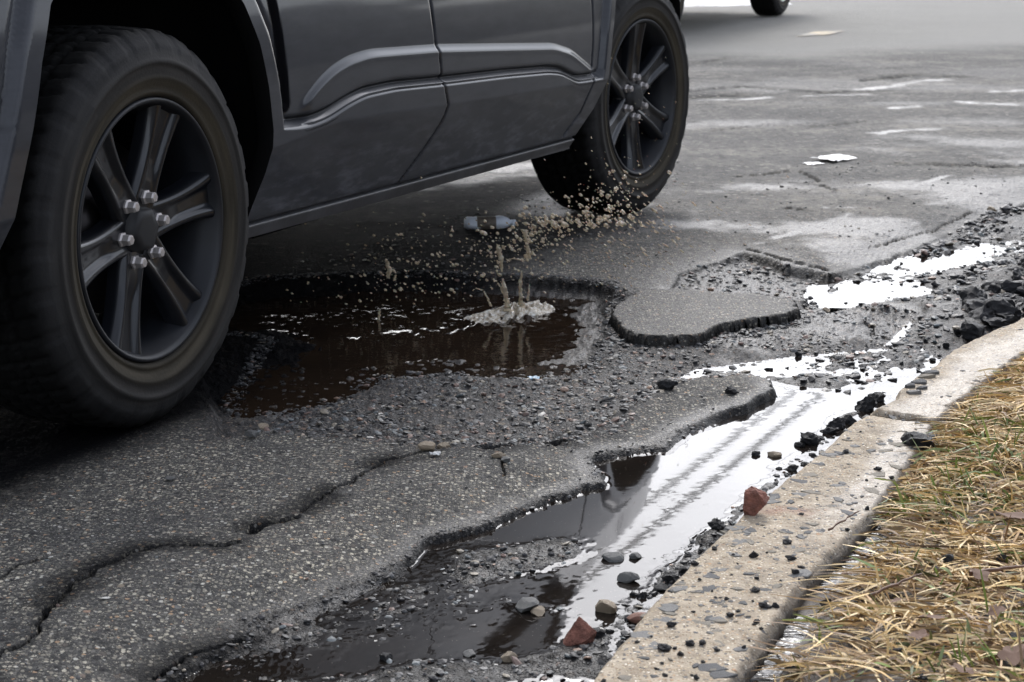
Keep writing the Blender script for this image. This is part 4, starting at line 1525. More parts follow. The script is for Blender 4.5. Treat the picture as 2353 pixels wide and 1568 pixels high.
# ------------------------------------------------------------------ raised slab of broken asphalt
m = (np.hypot(gx, gy) < 7) & (np.hypot(gx, gy) > 3.5)
ii = np.where(m)[0]
wx_ = gx[ii] + 0.030 * fbm(gx[ii] * 9, gy[ii] * 9, 91, 4) + 0.014 * fbm(gx[ii] * 34, gy[ii] * 34, 96, 3)
wy_ = gy[ii] + 0.040 * fbm(gx[ii] * 9, gy[ii] * 9, 92, 4) + 0.018 * fbm(gx[ii] * 34, gy[ii] * 34, 97, 3)
di = sdf(wx_, wy_, P_ISL)
full = np.full(len(gx), -9.0)
full[ii] = di
sel = (full[gfaces] > -0.011).all(axis=1)
used, inv = np.unique(gfaces[sel], return_inverse=True)
f1, c1 = worley(gx[used] / 0.0095, gy[used] / 0.0095, 61)
dz = 0.006 + 0.0018 * fbm(gx[used] * 6, gy[used] * 6, 93, 3) + 0.0018 * np.clip(1 - 1.3 * f1, 0, 1) * (c1 > 0.35)
slope = sst(-0.010, 0.008, full[used])
ztop = dz * slope + (-0.05) * (1 - slope) + 4 * slope * (1 - slope) * 0.010 * fbm(gx[used] * 85, gy[used] * 60, 94, 3)
n = len(used)
slab = mesh_np("asphalt_slab", np.stack([gx[used], gy[used], ztop], -1), inv.reshape(-1, 4), M_ASPH,
               attrs=dict(lay=np.zeros(n), wet=np.full(n, 0.35), tar_shade=(1 - sst(0.002, 0.014, full[used] + 0.004 * fbm(gx[used] * 70, gy[used] * 70, 95, 2))), far=np.full(n, 0.25)))  # dark rim: shade of the slab's sides put into the colour
tag(slab, "loose flat slab of grey asphalt left standing beside the pothole", "asphalt slab")

# ------------------------------------------------------------------ loose gravel
M_GRAV = NT("mixed_gravel")
_v = M_GRAV.obj()
_c = M_GRAV.mix(1.0, M_GRAV.attr('tint').outputs['Color'], M_GRAV.ramp(M_GRAV.noise(_v, 240, 3), [(0.3, (0.65,) * 3), (0.7, (1.35,) * 3)]), 'MULTIPLY')
M_GRAV.setp(Base_Color=_c, Roughness=0.55)
ico = bmesh.new()
bmesh.ops.create_icosphere(ico, subdivisions=1, radius=1.0)
ICO_V = np.array([v.co[:] for v in ico.verts])
ICO_F = np.array([[v.index for v in f.verts] for f in ico.faces])
ico.free()
PAL = np.array([[0.025, 0.024, 0.026], [0.05, 0.05, 0.052], [0.09, 0.088, 0.086], [0.15, 0.14, 0.125], [0.25, 0.215, 0.165],
                [0.16, 0.105, 0.085], [0.26, 0.165, 0.115], [0.11, 0.125, 0.13], [0.50, 0.47, 0.42]])


def gravel(name, x, y, size, pal_p, sink, seed, label, z=None, smooth=False):
    rg = np.random.default_rng(seed)
    n = len(x)
    if z is None:
        z = surface(x, y)[0]
    V = np.repeat(ICO_V[None], n, 0) * rg.uniform(0.78, 1.12, (n, len(ICO_V), 1))
    sc3 = np.stack([rg.uniform(0.8, 1.3, n), rg.uniform(0.6, 1.0, n), rg.uniform(0.22, 0.55, n)], -1) * size[:, None]
    V = V * sc3[:, None, :]
    a = rg.uniform(0, 6.28, n)
    c_, s_ = np.cos(a)[:, None], np.sin(a)[:, None]
    X = V[..., 0] * c_ - V[..., 1] * s_
    Y = V[..., 0] * s_ + V[..., 1] * c_
    tl = rg.normal(0, 0.22, (n, 2))
    Z = V[..., 2] + tl[:, :1] * X + tl[:, 1:] * Y
    P = np.stack([X + x[:, None], Y + y[:, None], Z + (z + sc3[:, 2] * (1 - 2 * sink))[:, None]], -1).reshape(-1, 3)
    F = (ICO_F[None] + (np.arange(n) * len(ICO_V))[:, None, None]).reshape(-1, 3)
    c = PAL[rg.choice(len(PAL), n, p=np.array(pal_p) / sum(pal_p))] * rg.uniform(0.7, 1.25, (n, 1))
    cc = np.repeat(np.concatenate([c, np.ones((n, 1))], 1), len(ICO_V), axis=0)
    o = mesh_np(name, P, F, M_GRAV.m, attrs=dict(tint=cc), smooth=smooth)
    return tag(o, label, kind='stuff')


def scatter(poly, n, seed, margin=0.0, inner=9.0):
    rg = np.random.default_rng(seed)
    P = np.array(poly)
    lo, hi = P.min(0), np.minimum(P.max(0), [3.2, 8.0])
    x = rg.uniform(lo[0], hi[0], n)
    y = rg.uniform(lo[1], hi[1], n)
    d = sdf(x, y, poly)
    k = (d > margin) & (d < inner)
    return x[k], y[k]


rg = np.random.default_rng(5)
x, y = scatter(P_MID, 26000, 11, -0.03)
k = (sdf(x, y, P_POT) < 0.03) & (fbm(x * 7, y * 7, 101, 3) > -0.35) & ((y < 4.3) | (rg.random(len(x)) < 0.8))
x, y = x[k], y[k]
k = x > -0.52 + 0.04 * fbm(y * 9, x * 9, 7, 2)
x, y = x[k], y[k]
gravel("gravel", x, y, 0.0028 + 0.0088 * rg.random(len(x)) ** 3.5, [5, 6, 6, 4, 2, 2.5, 0.8, 3, 0.4], 0.50, 12, "loose mixed gravel of worn asphalt between pothole and slab")
x, y = scatter(P_LB, 26000, 13, 0.0)
k = sdf(x, y, P_GUT) < 0.01
x, y = x[k], y[k]
gravel("gravel", x, y, 0.003 + 0.010 * rg.random(len(x)) ** 3, [6, 5, 4, 2, 1, 1, 0.3, 2, 0.6], 0.35, 14, "dark gravel in the strip under the upper asphalt lip")
x, y = scatter(P_GUT, 90000, 15, 0.0)
zz = surface(x, y)[0]
k = (zz > WL - 0.0055) & (y < 6.5) & ((y < 3.7) | (rg.random(len(x)) < 0.45))
x, y, zz = x[k], y[k], zz[k]
gravel("gravel", x, y, 0.0022 + 0.0075 * rg.random(len(x)) ** 3.2 * (1 + 0.9 * (y > 4)), [7, 6, 5, 2, 1, 1.2, 0.5, 3, 0.8], 0.35, 16, "wet grey gravel breaking the surface of the gutter water", z=zz)
# debris band where the gutter meets the kerb
kd, ks = pdist(x, y, [tuple(p) for p in kl1[::20]])
t_ = rg.uniform(0, 1, 2600)
kk = (t_ * (len(kl1) - 1)).astype(int)
off = np.abs(rg.normal(0, 0.022, 2600)) + 0.002
x = kl1[kk, 0] - 0.905 * off
y = kl1[kk, 1] + 0.425 * off
k = vnoise(y * 7, y * 0, 111) > 0.33
gravel("gravel", x[k], y[k], 0.0025 + 0.007 * rg.random(k.sum()) ** 2.5, [9, 4, 2, 0.6, 0.4, 0.5, 0.2, 1.5, 0.2], 0.3, 18, "black grit banked against the foot of the near kerb", z=np.maximum(surface(x[k], y[k])[0], WL - 0.002 + 0.010 * np.exp(-off[k] / 0.02)))
# crumbs strewn over the sound asphalt
x, y = scatter(GP([(-100, 1130), (900, 1040), (1500, 900), (1750, 890), (1500, 1010), (1000, 1230), (400, 1560), (-100, 1600)]), 1500, 19, 0.0)
gravel("gravel", x, y, 0.0018 + 0.0035 * rg.random(len(x)) ** 3, [5, 3, 3, 3, 3, 1, 0.6, 1, 1.2], 0.25, 20, "tiny crumbs strewn over the sound asphalt in front")
x, y = scatter(GP([(1500, 480), (2353, 200), (2500, 350), (1900, 600), (1560, 640)]), 900, 21, 0.0)
gravel("gravel", x, y, 0.003 + 0.006 * rg.random(len(x)) ** 3, [8, 5, 2, 1, 1, 1, 0.3, 1, 0.6], 0.25, 22, "dark crumbs strewn on the wet road ahead of the car")

x, y = scatter(P_LB, 40000, 31, -0.02)
d = sdf(x, y, P_LB)
k = (d < 0.075 + 0.03 * fbm(x * 6, y * 6, 7, 2)) & (x > 1.25) & (y > 4.75)
x, y = x[k][:1500], y[k][:1500]
gravel("gravel", x, y, 0.004 + 0.017 * rg.random(len(x)) ** 2.6, [12, 4, 1.5, 0.5, 0.2, 0.6, 0.1, 1, 0.1], 0.3, 32, "dark rubble crumbling from the upper asphalt lip at far right")
for poly, cnt, sd_, lo_, hi_, ymx in ((P_GUT, 150000, 41, -0.016, 0.012, 3.95), (P_POT, 60000, 42, -0.03, 0.012, 5.6)):
    x, y = scatter(poly, cnt, sd_, lo_, hi_)
    k = y < ymx
    x, y = x[k][:4200], y[k][:4200]
    gravel("gravel", x, y, 0.0018 + 0.0055 * rg.random(len(x)) ** 2.4, [12, 6, 3, 1, 0.4, 0.6, 0.1, 1, 0.1], 0.40, sd_ + 10,
           "dark crumbs along the broken asphalt edge of the gutter" if sd_ == 41 else "dark crumbs along the broken rim of the pothole")
x, y = scatter(GP([(560, 640), (1700, 300), (1500, 470), (1560, 640), (1240, 650)]), 3500, 43, 0.0)
gravel("gravel", x, y, 0.002 + 0.007 * rg.random(len(x)) ** 3, [8, 6, 4, 3, 2, 2, 1, 2, 0.5], 0.40, 44, "grit on the shaded asphalt under and beside the car")
x, y = scatter(P_ISL, 9000, 33, -0.035, -0.004)
k = y < np.interp(x, [0.2, 1.3], [5.0, 5.25])
x, y = x[k], y[k]
gravel("gravel", x, y, 0.003 + 0.009 * rg.random(len(x)) ** 2.6, [10, 4, 2, 1, 0.3, 0.6, 0.1, 1, 0.1], 0.35, 34, "dark crumbs round the edge of the loose asphalt slab")

# ------------------------------------------------------------------ single stones one can point at
def hull_rock(name, pts, mat, seed):
    bm = bmesh.new()
    for p in pts:
        bm.verts.new([c * 0.01 for c in p])
    r = bmesh.ops.convex_hull(bm, input=bm.verts)
    bmesh.ops.delete(bm, geom=[g for g in r['geom_interior'] if isinstance(g, bmesh.types.BMVert)], context='VERTS')
    bmesh.ops.subdivide_edges(bm, edges=bm.edges[:], cuts=5, use_grid_fill=True)
    bmesh.ops.triangulate(bm, faces=bm.faces[:])
    bm.normal_update()
    from mathutils import noise as mn
    off = Vector((seed * 3.1, 0, 0))
    for v in bm.verts:
        v.co += v.normal * (0.0016 * mn.noise(v.co * 110 + off) + 0.0011 * mn.noise(v.co * 300 + off))
    me = bpy.data.meshes.new(name)
    bm.to_mesh(me)
    bm.free()
    me.materials.append(mat)
    return me


brickA = hull_rock("red_stone", [(-1.9, 0, 0), (-0.4, -1, -.1), (0, 1.2, 0.2), (0.6, 0, 0.6), (-2.1, -.8, 1.5), (2.3, .2, 2.9), (1.6, -1.5, 2.4), (1.4, 1.8, 2.2),
                                 (-1.9, -.6, 3.9), (-1.6, 1.2, 4.0), (0.2, -1.0, 4.2), (0, 1.2, 4.3), (1.9, .6, 3.6), (-.3, 0, 4.8), (-.7, .5, 4.8)], M_BRICK, 1)
brickB = hull_rock("red_stone", [(-.6, -.6, 0), (1.4, -.3, -.4), (1.0, 1, 0), (-1.0, 1.0, .2), (-2.3, -.4, 1.2), (-2.2, .8, 1.4), (2.6, .1, 2.7), (2.1, 1.2, 2.4), (0.6, -1.7, 2.0),
                                 (-.8, -1.4, 1.5), (0, 0, 5.2), (1.3, .6, 4.0), (-.8, .4, 4.0)], M_BRICK, 2)
for me, (px_, py_), zz_, sc_, rz, lab in ((brickA, (1735, 1182), KZ - 0.002, 1.02, 0.0, "reddish-brown stone perched on the kerb edge above the water"),
                                          (brickB, (1330, 1492), WL - 0.004, 1.0, 0.1, "dark red pointed stone standing in the gutter water")):
    o = bpy.data.objects.new("red_stone", me)
    COL.objects.link(o)
    x, y = G(px_, py_, zz_ + 0.002)
    o.location = (x, y, zz_)
    o.rotation_euler = (0, 0, rz)
    o.scale = (sc_,) * 3
    tag(o, lab, "stone")
singles = [
    # px, py, half size m, kind, name, label
    (1408, 1285, 0.0165, "grey", "stone", "flat-topped grey stone in the middle of the puddle, its reflection below"),
    (1460, 1282, 0.0105, "grey", "stone", "rounded pale grey pebble right of the flat-topped stone in the puddle"),
    (1648, 1232, 0.0130, "black", "stone", "pointed black stone in the water at the kerb below the red stone"),
    (1210, 1398, 0.0165, "grey", "stone", "dark grey angular stone in the lower puddle left of the red one"),
    (1238, 1410, 0.0105, "tan", "stone", "pale tan pebble touching the dark grey stone in the lower puddle"),
    (1395, 1402, 0.0195, "tan", "stone", "tan rounded stone in the water between red stone and kerb"),
    (1362, 1412, 0.0120, "black", "stone", "small black stone just left of the tan rounded stone"),
    (1478, 1378, 0.0165, "pink", "stone", "brown angular stone resting against the kerb foot"),
    (1440, 1335, 0.0150, "grey", "stone", "low grey-brown stone in the bright part of the puddle"),
    (1168, 1516, 0.0125, "tan", "stone", "flat pale stone near the bottom edge of the puddle"),
    (1080, 1505, 0.0105, "grey", "stone", "small grey stone left of the flat pale stone at the puddle bottom"),
    (885, 1515, 0.0115, "black", "stone", "dark stone alone in the lower left water of the puddle"),
    (1735, 1045, 0.0095, "black", "stone", "small dark stone in the bright water beside a brown one"),
    (1780, 1047, 0.0125, "tan", "stone", "brown stone in the bright water near the kerb"),
    (1680, 888, 0.0120, "black", "stone", "black round crumb lying on the tip of the asphalt tongue"),
    (1535, 890, 0.0210, "black", "stone", "largest black clod at the edge of the gravel and the asphalt tongue"),
    (1512, 880, 0.0140, "black", "stone", "black clod just left of the largest clod"),
    (1395, 905, 0.0115, "black", "stone", "black crumb on the gravel left of the asphalt tongue"),
    (985, 1035, 0.0155, "tan", "stone", "flat tan stone by the white scrap at the small ledge"),
    (1020, 1012, 0.0130, "tan", "stone", "tan stone lying in the broken ledge"),
    (1143, 1052, 0.0110, "tan", "stone", "upright pale stone on the asphalt below the ledge end"),
    (1160, 1058, 0.0085, "grey", "stone", "blue-grey pebble beside the upright pale stone"),
    (390, 1105, 0.0085, "grey", "stone", "grey-brown pebble on the asphalt under the rear tyre"),
    (1900, 690, 0.0135, "tan", "stone", "brown stone at the right tip of the loose slab"),
    (605, 963, 0.0115, "tan", "stone", "yellowish stone at the near shore of the pothole"),
    (580, 1008, 0.0150, "grey", "stone", "long grey stone at the corner by the rear tyre"),
    (2280, 475, 0.0165, "tan", "stone", "brown stone on the upper lip of the road at far right"),
]
for px_, py_, sz, kind, nm, lab in singles:
    wat = lab.find("water") >= 0 or lab.find("puddle") >= 0
    x, y = G(px_, py_, WL if wat else 0)
    z = max(gz(x, y), WL - sz * 0.35) if wat else gz(x, y)
    rock(nm, kind, x, y, sz * (1.35 if kind != 'black' else 1.25), z=z, sink=0.25, label=lab)

# black asphalt lumps: along the near kerb, by the joint, heaped at the far kerb, on the kerb and the grass
lumps = [(1990, 925, 0.034), (2015, 905, 0.030), (1925, 965, 0.026), (1955, 955, 0.020), (1905, 978, 0.020), (1860, 1000, 0.030), (1840, 1008, 0.016), (1880, 992, 0.018),
         (1870, 1030, 0.012), (1852, 1050, 0.013), (1820, 1062, 0.017), (1808, 1075, 0.012), (1835, 1040, 0.010), (1570, 1300, 0.015), (1545, 1318, 0.022), (1520, 1335, 0.020),
         (1500, 1345, 0.014), (1475, 1352, 0.015), (1455, 1345, 0.012), (1600, 1285, 0.010), (1580, 1262, 0.010), (1612, 1252, 0.011), (1430, 1460, 0.013), (1330, 1500, 0.010), (1350, 1555, 0.012),
         (1290, 1560, 0.013), (1400, 1430, 0.012)]
for i, (px_, py_, sz) in enumerate(lumps):
    x, y = G(px_, py_, -0.02)
    rock("asphalt_lump", "black", x, y, sz * 0.80, z=max(gz(x, y), WL) - 0.004, sink=0.2, cat="asphalt lump",
         label="black lump of broken asphalt lying in the gutter against the kerb", group="asphalt lumps along the kerb foot")
rp = random.Random(4)
for i in range(120):
    px_ = rp.uniform(2235, 2440)
    top = 690 - (px_ - 2240) * 0.62
    bot = 768 - (px_ - 2250) * 0.33
    py_ = rp.uniform(top, bot)
    x, y = G(px_, py_, 0)
    sz = 0.010 + 0.034 * rp.random() ** 2.2
    rock("asphalt_lump", "black", x, y, sz, z=-0.018 + 0.018 * rp.random(), sink=0.25, cat="asphalt lump",
         label="black lump in the heap of broken asphalt at the far kerb", group="heap of broken asphalt at the far kerb")
for i in range(46):
    px_, py_ = rp.uniform(1860, 2240), rp.uniform(640, 860)
    x, y = G(px_, py_, -0.03)
    if sdf(np.array([x]), np.array([y]), P_GUT)[0] < 0.03:
        continue
    rock("asphalt_crumb", "black", x, y, 0.004 + 0.008 * rp.random() ** 2, z=max(gz(x, y), WL - 0.003), sink=0.2, cat="asphalt crumb",
         label="small black crumb in the far shallow gutter water", group="crumbs in the far gutter")
for i in range(70):
    k = int(rp.uniform(0.2, 0.99) * 619)
    if rp.random() < 0.75:
        k = int(rp.uniform(0.2, 0.55) * 619)
    b = rp.betavariate(1.6, 1.1)
    b = min(0.93, max(0.07, b))
    p = kl1[k] * (1 - b) + kr1[k] * b
    rock("asphalt_crumb", "black", p[0], p[1], 0.0028 + 0.0068 * rp.random() ** 1.8, z=KZ - 0.0005, sink=0.2, cat="asphalt crumb",
         label="black crumb lying loose on the near kerb stone", group="crumbs on the kerb")
x, y = G(2112, 1018, 0.032)
rock("asphalt_lump", "black", x, y, 0.031, z=0.022, sink=0.1, stretch=(1.2, 0.9, 0.9), cat="asphalt lump", label="large dark lump on the inner kerb edge just below the joint, half in the grass")
for px_, py_, sz in ((2180, 1290, 0.016), (2240, 1320, 0.012), (1900, 1345, 0.012), (1960, 1360, 0.012), (2150, 1310, 0.010), (1830, 1500, 0.013), (1935, 1440, 0.010), (2300, 1290, 0.012),
                     (2060, 1500, 0.011), (1990, 1475, 0.010), (2120, 1560, 0.011), (2330, 1470, 0.012), (1850, 1560, 0.014), (2040, 1360, 0.009), (2270, 1420, 0.010), (1790, 1540, 0.010)):
    x, y = G(px_, py_, 0.045)
    w = max(0.02, (x - np.interp(y, kr1[:, 1], kr1[:, 0])) * 0.905)
    rock("asphalt_lump", "black", x, y, sz * 0.8, z=float(soil_z(np.array([x]), np.array([y]), np.array([w]))[0]) + 0.008, sink=0.15, cat="asphalt lump",
         label="black lump lying among the straw-coloured grass", group="asphalt lumps thrown on to the verge")

# ------------------------------------------------------------------ splash
M_SPL = NT("muddy_spray")
_v = M_SPL.obj()
_c = M_SPL.ramp(M_SPL.noise(_v, 60, 4), [(0.3, (0.52, 0.42, 0.27)), (0.55, (0.70, 0.60, 0.43)), (0.72, (0.88, 0.83, 0.72))])
M_SPL.setp(Base_Color=_c, Roughness=0.08, IOR=1.33)
M_SPL.p.inputs['Transmission Weight'].default_value = 0.45
M_SPL.p.inputs['Subsurface Weight'].default_value = 0.2
M_SPL.p.inputs['Subsurface Scale'].default_value = 0.01


def at(px_, py_, Y):
    d = _ray(px_, py_)
    t = Y / d[1]
    return Vector((d[0] * t, Y, CAM_H + d[2] * t))


SY = float(SPL[1])
spl_v, spl_f = [], []


def tube(pts, rad, seg=9, seed=0):
    """uneven water jet"""
    global spl_v, spl_f
    r = random.Random(seed)
    P = []
    for i in range(len(pts) - 1):
        for k in range(7):
            t = k / 7
            P.append((pts[i].lerp(pts[i + 1], t), rad[i] * (1 - t) + rad[i + 1] * t))
    P.append((pts[-1], rad[-1]))
    b = len(spl_v)
    for i, (p, w) in enumerate(P):
        w = w * (0.75 + 0.5 * r.random())
        jx = Vector((r.uniform(-1, 1), r.uniform(-1, 1), 0)) * w * 0.35
        for j in range(seg):
            a = 6.2832 * j / seg
            q = w * (0.85 + 0.3 * r.random())
            spl_v.append(p + jx + Vector((math.cos(a) * q, math.sin(a) * q, r.uniform(-0.3, 0.3) * w)))
    for i in range(len(P) - 1):
        for j in range(seg):
            k = (j + 1) % seg
            spl_f.append((b + i * seg + j, b + i * seg + k, b + (i + 1) * seg + k, b + (i + 1) * seg + j))
    spl_f.append(tuple(b + (len(P) - 1) * seg + j for j in (0, 2, 4, 6)))


mm = 0.00107
jets = [([(1168, 716), (1166, 702), (1162, 682), (1158, 661), (1155, 640)], [9, 6, 5.0, 4.5, 2.0]),
        ([(1153, 625), (1152, 608), (1150, 590), (1146, 572)], [1.5, 4.0, 4.5, 5.0]), ([(1154, 572), (1160, 566)], [3, 3]),
        ([(1200, 706), (1197, 690), (1195, 668), (1196, 648), (1199, 622)], [8, 4.5, 3.5, 3.5, 1.0]),
        ([(1128, 704), (1121, 688), (1112, 670)], [3, 2, 1.6]), ([(1106, 667), (1095, 663)], [3.2, 2.5]),
        ([(1160, 680), (1152, 662), (1143, 650)], [3.5, 2.5, 1.8]), ([(1140, 648), (1133, 641)], [3.4, 2.6]),
        ([(1213, 690), (1215, 672), (1216, 655)], [3, 2.2, 0.8]),
        ([(1166, 597), (1182, 594), (1196, 597), (1203, 601)], [1.5, 3, 4.5, 3]),
        ([(1219, 596), (1214, 580), (1211, 560), (1207, 540), (1208, 528)], [2.5, 4, 3, 4.2, 3.5]),
        ([(892, 640), (895, 622), (890, 605)], [4, 5, 4]), ([(868, 745), (871, 725), (872, 712)], [4, 2.5, 2]),
        ([(905, 645), (910, 632)], [3, 2])]
for i, (pts, rad) in enumerate(jets):
    tube([at(a, b, SY + 0.004 * (i % 4)) for a, b in pts], [q * mm * 1.25 for q in rad], seed=i)
nj = len(spl_v)
for f in range(len(spl_f)):
    pass
# crown of foam at the foot of the jets
cx_, cy_ = G(1168, 728, WL)
N = 190
fxg, fyg = np.meshgrid(np.linspace(-0.17, 0.17, N), np.linspace(-0.17, 0.20, N), indexing='ij')
wob = 0.25 * fbm(fxg * 18 + 5, fyg * 18, 121, 3)
rr_ = np.sqrt(((fxg - 0.005) / 0.125) ** 2 + ((fyg - 0.02 - 0.7 * fxg) / 0.085) ** 2) + wob
rdg = 1 - np.abs(fbm(fxg * 55 + 3, fyg * 26, 122, 4)) * 1.7
hh = np.clip(1 - rr_, 0, 1) ** 0.6
fz_ = -0.006 + hh * (0.012 + 0.036 * np.clip(rdg, -0.2, 1) * (0.6 + 0.8 * vnoise(fxg * 30, fyg * 20, 123)) * (0.55 + 3.5 * np.clip(fxg + 0.04, 0, 0.12)))
M_FOAM = NT("muddy_foam")
_v = M_FOAM.obj()
M_FOAM.setp(Base_Color=M_FOAM.ramp(M_FOAM.noise(_v, 75, 6, 0.7), [(0.34, (0.20, 0.15, 0.10)), (0.48, (0.58, 0.50, 0.38)), (0.60, (0.93, 0.90, 0.84))]), Roughness=0.15, Normal=M_FOAM.bump(M_FOAM.noise(_v, 160, 4, 0.7), 0.004))
foam = mesh_np("water_splash", np.stack([fxg.ravel() + cx_, fyg.ravel() + cy_, fz_.ravel() + WL], -1), strip_faces(N, N), M_FOAM.m)
quads = [f for f in spl_f if len(f) == 4]
jet_o = mesh_np("water_splash", np.array([tuple(v) for v in spl_v]), np.array(quads), M_SPL.m)
tag(foam, "crest of pale muddy foam in the middle of the pothole", kind='stuff')
tag(jet_o, "thin upright jets of muddy water rising from the pothole", kind='stuff')

rg = np.random.default_rng(77)
dp = []


def drops(cx, cy, sx, sy, n, smin, smax, Y0, Y1, streak, slope=0.0, p=2.5):
    for _ in range(int(n * 1.5)):
        u_, v_ = rg.normal(0, 1, 2)
        x_ = cx + u_ * sx
        y_ = cy + v_ * sy + slope * u_ * sx
        s_ = smin + (smax - smin) * rg.random() ** p
        q = at(x_, y_, rg.uniform(Y0, Y1))
        if q.z > 0.01:
            dp.append((q, s_, max(streak, 0.5) * rg.uniform(0.5, 1.6)))


drops(1330, 512, 75, 13, 90, 0.0020, 0.0075, SY, SY + 0.35, 0.3, -0.10, 2)
drops(1390, 470, 48, 30, 95, 0.0015, 0.0060, SY, SY + 0.6, 0.5, 0.0, 2.2)
drops(1400, 410, 50, 35, 35, 0.0010, 0.0035, SY, SY + 0.6, 1.4)
drops(1240, 520, 35, 20, 50, 0.0018, 0.0060, SY, SY + 0.3, 0.2)
drops(1210, 560, 22, 35, 60, 0.0016, 0.0060, SY - 0.05, SY + 0.15, 0.2)
drops(1140, 590, 60, 50, 80, 0.0014, 0.0055, SY - 0.1, SY + 0.3, 0.2)
drops(1300, 590, 90, 45, 90, 0.0012, 0.0038, SY - 0.15, SY + 0.3, 2.2)
drops(1480, 520, 60, 40, 80, 0.0012, 0.0060, SY, SY + 0.5, 2.4)
drops(1440, 610, 90, 50, 55, 0.0011, 0.0035, SY - 0.1, SY + 0.3, 3.0)
drops(1620, 480, 110, 50, 50, 0.0010, 0.0032, SY - 0.1, SY + 0.5, 3.5)
drops(960, 600, 90, 60, 150, 0.0012, 0.0048, SY - 0.1, SY + 0.5, 0.2)
drops(880, 700, 110, 35, 130, 0.0014, 0.0050, SY - 0.1, SY + 0.2, 0.1)
drops(1480, 300, 60, 90, 25, 0.0008, 0.0018, SY, SY + 1.0, 3.0)
drops(1290, 750, 90, 30, 50, 0.0010, 0.0030, SY - 0.1, SY + 0.1, 1.5)
n = len(dp)
c = np.array([tuple(q[0]) for q in dp])
s = np.array([q[1] for q in dp]) * 1.05
st = np.array([q[2] for q in dp])
ax1 = np.array([0.80, 0.15, -0.58])
ax1 /= np.linalg.norm(ax1)
V = ICO_V[None] * rg.uniform(0.7, 1.3, (n, len(ICO_V), 1)) * s[:, None, None]
V = V + (V @ ax1)[..., None] * ax1[None, None] * st[:, None, None]
V = V * (1 / (1 + 0.30 * st))[:, None, None] + c[:, None, :]
F = (ICO_F[None] + (np.arange(n) * len(ICO_V))[:, None, None]).reshape(-1, 3)
dr = mesh_np("water_droplets", V.reshape(-1, 3), F, M_SPL.m)
tag(dr, "spray of tan muddy droplets flying between the wheels", kind='stuff')

# ------------------------------------------------------------------ litter
M_WHITE = simple("white_plastic_film", (0.55, 0.55, 0.54), 0.4, var=(30, 0.85, 1.1))
M_BLUE = simple("blue_white_wrapper", (0.45, 0.60, 0.72), 0.35, var=(120, 0.5, 1.3))
t_ = NT("clear_bottle_plastic")
t_.setp(Base_Color=(0.80, 0.86, 0.95), Roughness=0.35, IOR=1.45)
t_.p.inputs['Transmission Weight'].default_value = 0.05
M_CLEAR = t_.m
M_LABEL = simple("brown_bottle_label", (0.16, 0.135, 0.11), 0.6, var=(60, 0.6, 1.5))
M_REDP = simple("red_print", (0.35, 0.03, 0.02), 0.5)


def sheet(name, cx, cy, z, lx, ly, rz, amp, mat, label, cat, seed, power=1.0, nx=26, ny=14):
    u_, v_ = np.meshgrid(np.linspace(-1, 1, nx), np.linspace(-1, 1, ny), indexing='ij')
    w = 1 - 0.12 * np.abs(u_) ** 2
    X = u_ * lx * (1 + 0.12 * fbm(v_ * 2 + 9, u_ * 0 + seed, seed, 2))
    Y = v_ * ly * w * (1 + 0.25 * fbm(u_ * 3 + 9, v_ * 0 + 4.0, seed + 1, 2))
    Z = amp * (0.6 + 0.8 * fbm(u_ * 2.2 + 4, v_ * 1.6 + 4, seed + 2, 3)) + amp * 0.5 * (1 - v_ ** 2)
    top = np.stack([X, Y, Z], -1).reshape(-1, 3)
    bot = top - np.array([0, 0, 0.0008])
    n_ = len(top)
    F_ = strip_faces(nx, ny)
    V_ = np.concatenate([top, bot])
    F_ = np.concatenate([F_, F_[:, ::-1] + n_])
    o_ = mesh_np(name, V_, F_, mat)
    o_.location = (cx, cy, z)
    o_.rotation_euler = (0, 0, rz)
    return tag(o_, label, cat)


x, y = G(1915, 364, 0.01)
sheet("plastic_scrap", x, y, gz(x, y) + 0.002, 0.085, 0.060, 0.75, 0.010, M_WHITE, "crumpled white plastic scrap lying flat on the wet road ahead of the car", "litter", 131)
x, y = G(1868, 372, 0.01)
sheet("plastic_scrap", x, y, gz(x, y) + 0.002, 0.040, 0.030, 0.4, 0.004, M_WHITE, "thin torn white strip trailing left of the larger white scrap", "litter", 141)
x, y = G(1226, 868, -0.02)
sheet("wrapper_scrap", x, y, max(gz(x, y), WL) + 0.003, 0.012, 0.012, 0.3, 0.005, M_BLUE, "tiny blue and white wrapper scrap on the near shore of the pothole", "litter", 151)
x, y = G(1000, 1048, 0)
sheet("wrapper_scrap", x, y, gz(x, y) + 0.003, 0.011, 0.007, 0.4, 0.004, M_WHITE, "small white twisted scrap among stones at the broken ledge", "litter", 161)
for px_, py_, sz, lab in ((656, 1142, 0.0055, "white chip alone on the grey asphalt left of the long crack's end"),
                          (241, 1378, 0.0070, "white chip on the asphalt below the long crack at lower left"),
                          (118, 1285, 0.0045, "tiny white chip above the long crack near the left edge")):
    x, y = G(px_, py_, 0)
    rock("white_chip", "pale", x, y, sz, z=gz(x, y), sink=0.2, stretch=(1.3, 0.8, 0.5), rz=0.1, cat="chip", label=lab)

# crushed bottle under the car
p0 = at(1072, 520, 6.0)
x, y = G(1120, 528, 0.0)
bot = empty("plastic_bottle", (x, y, gz(x, y) + 0.018), math.radians(4))
bot.scale = (0.85, 0.85, 0.8)
tag(bot, "crushed clear plastic bottle lying under the car near the front wheel", "bottle")


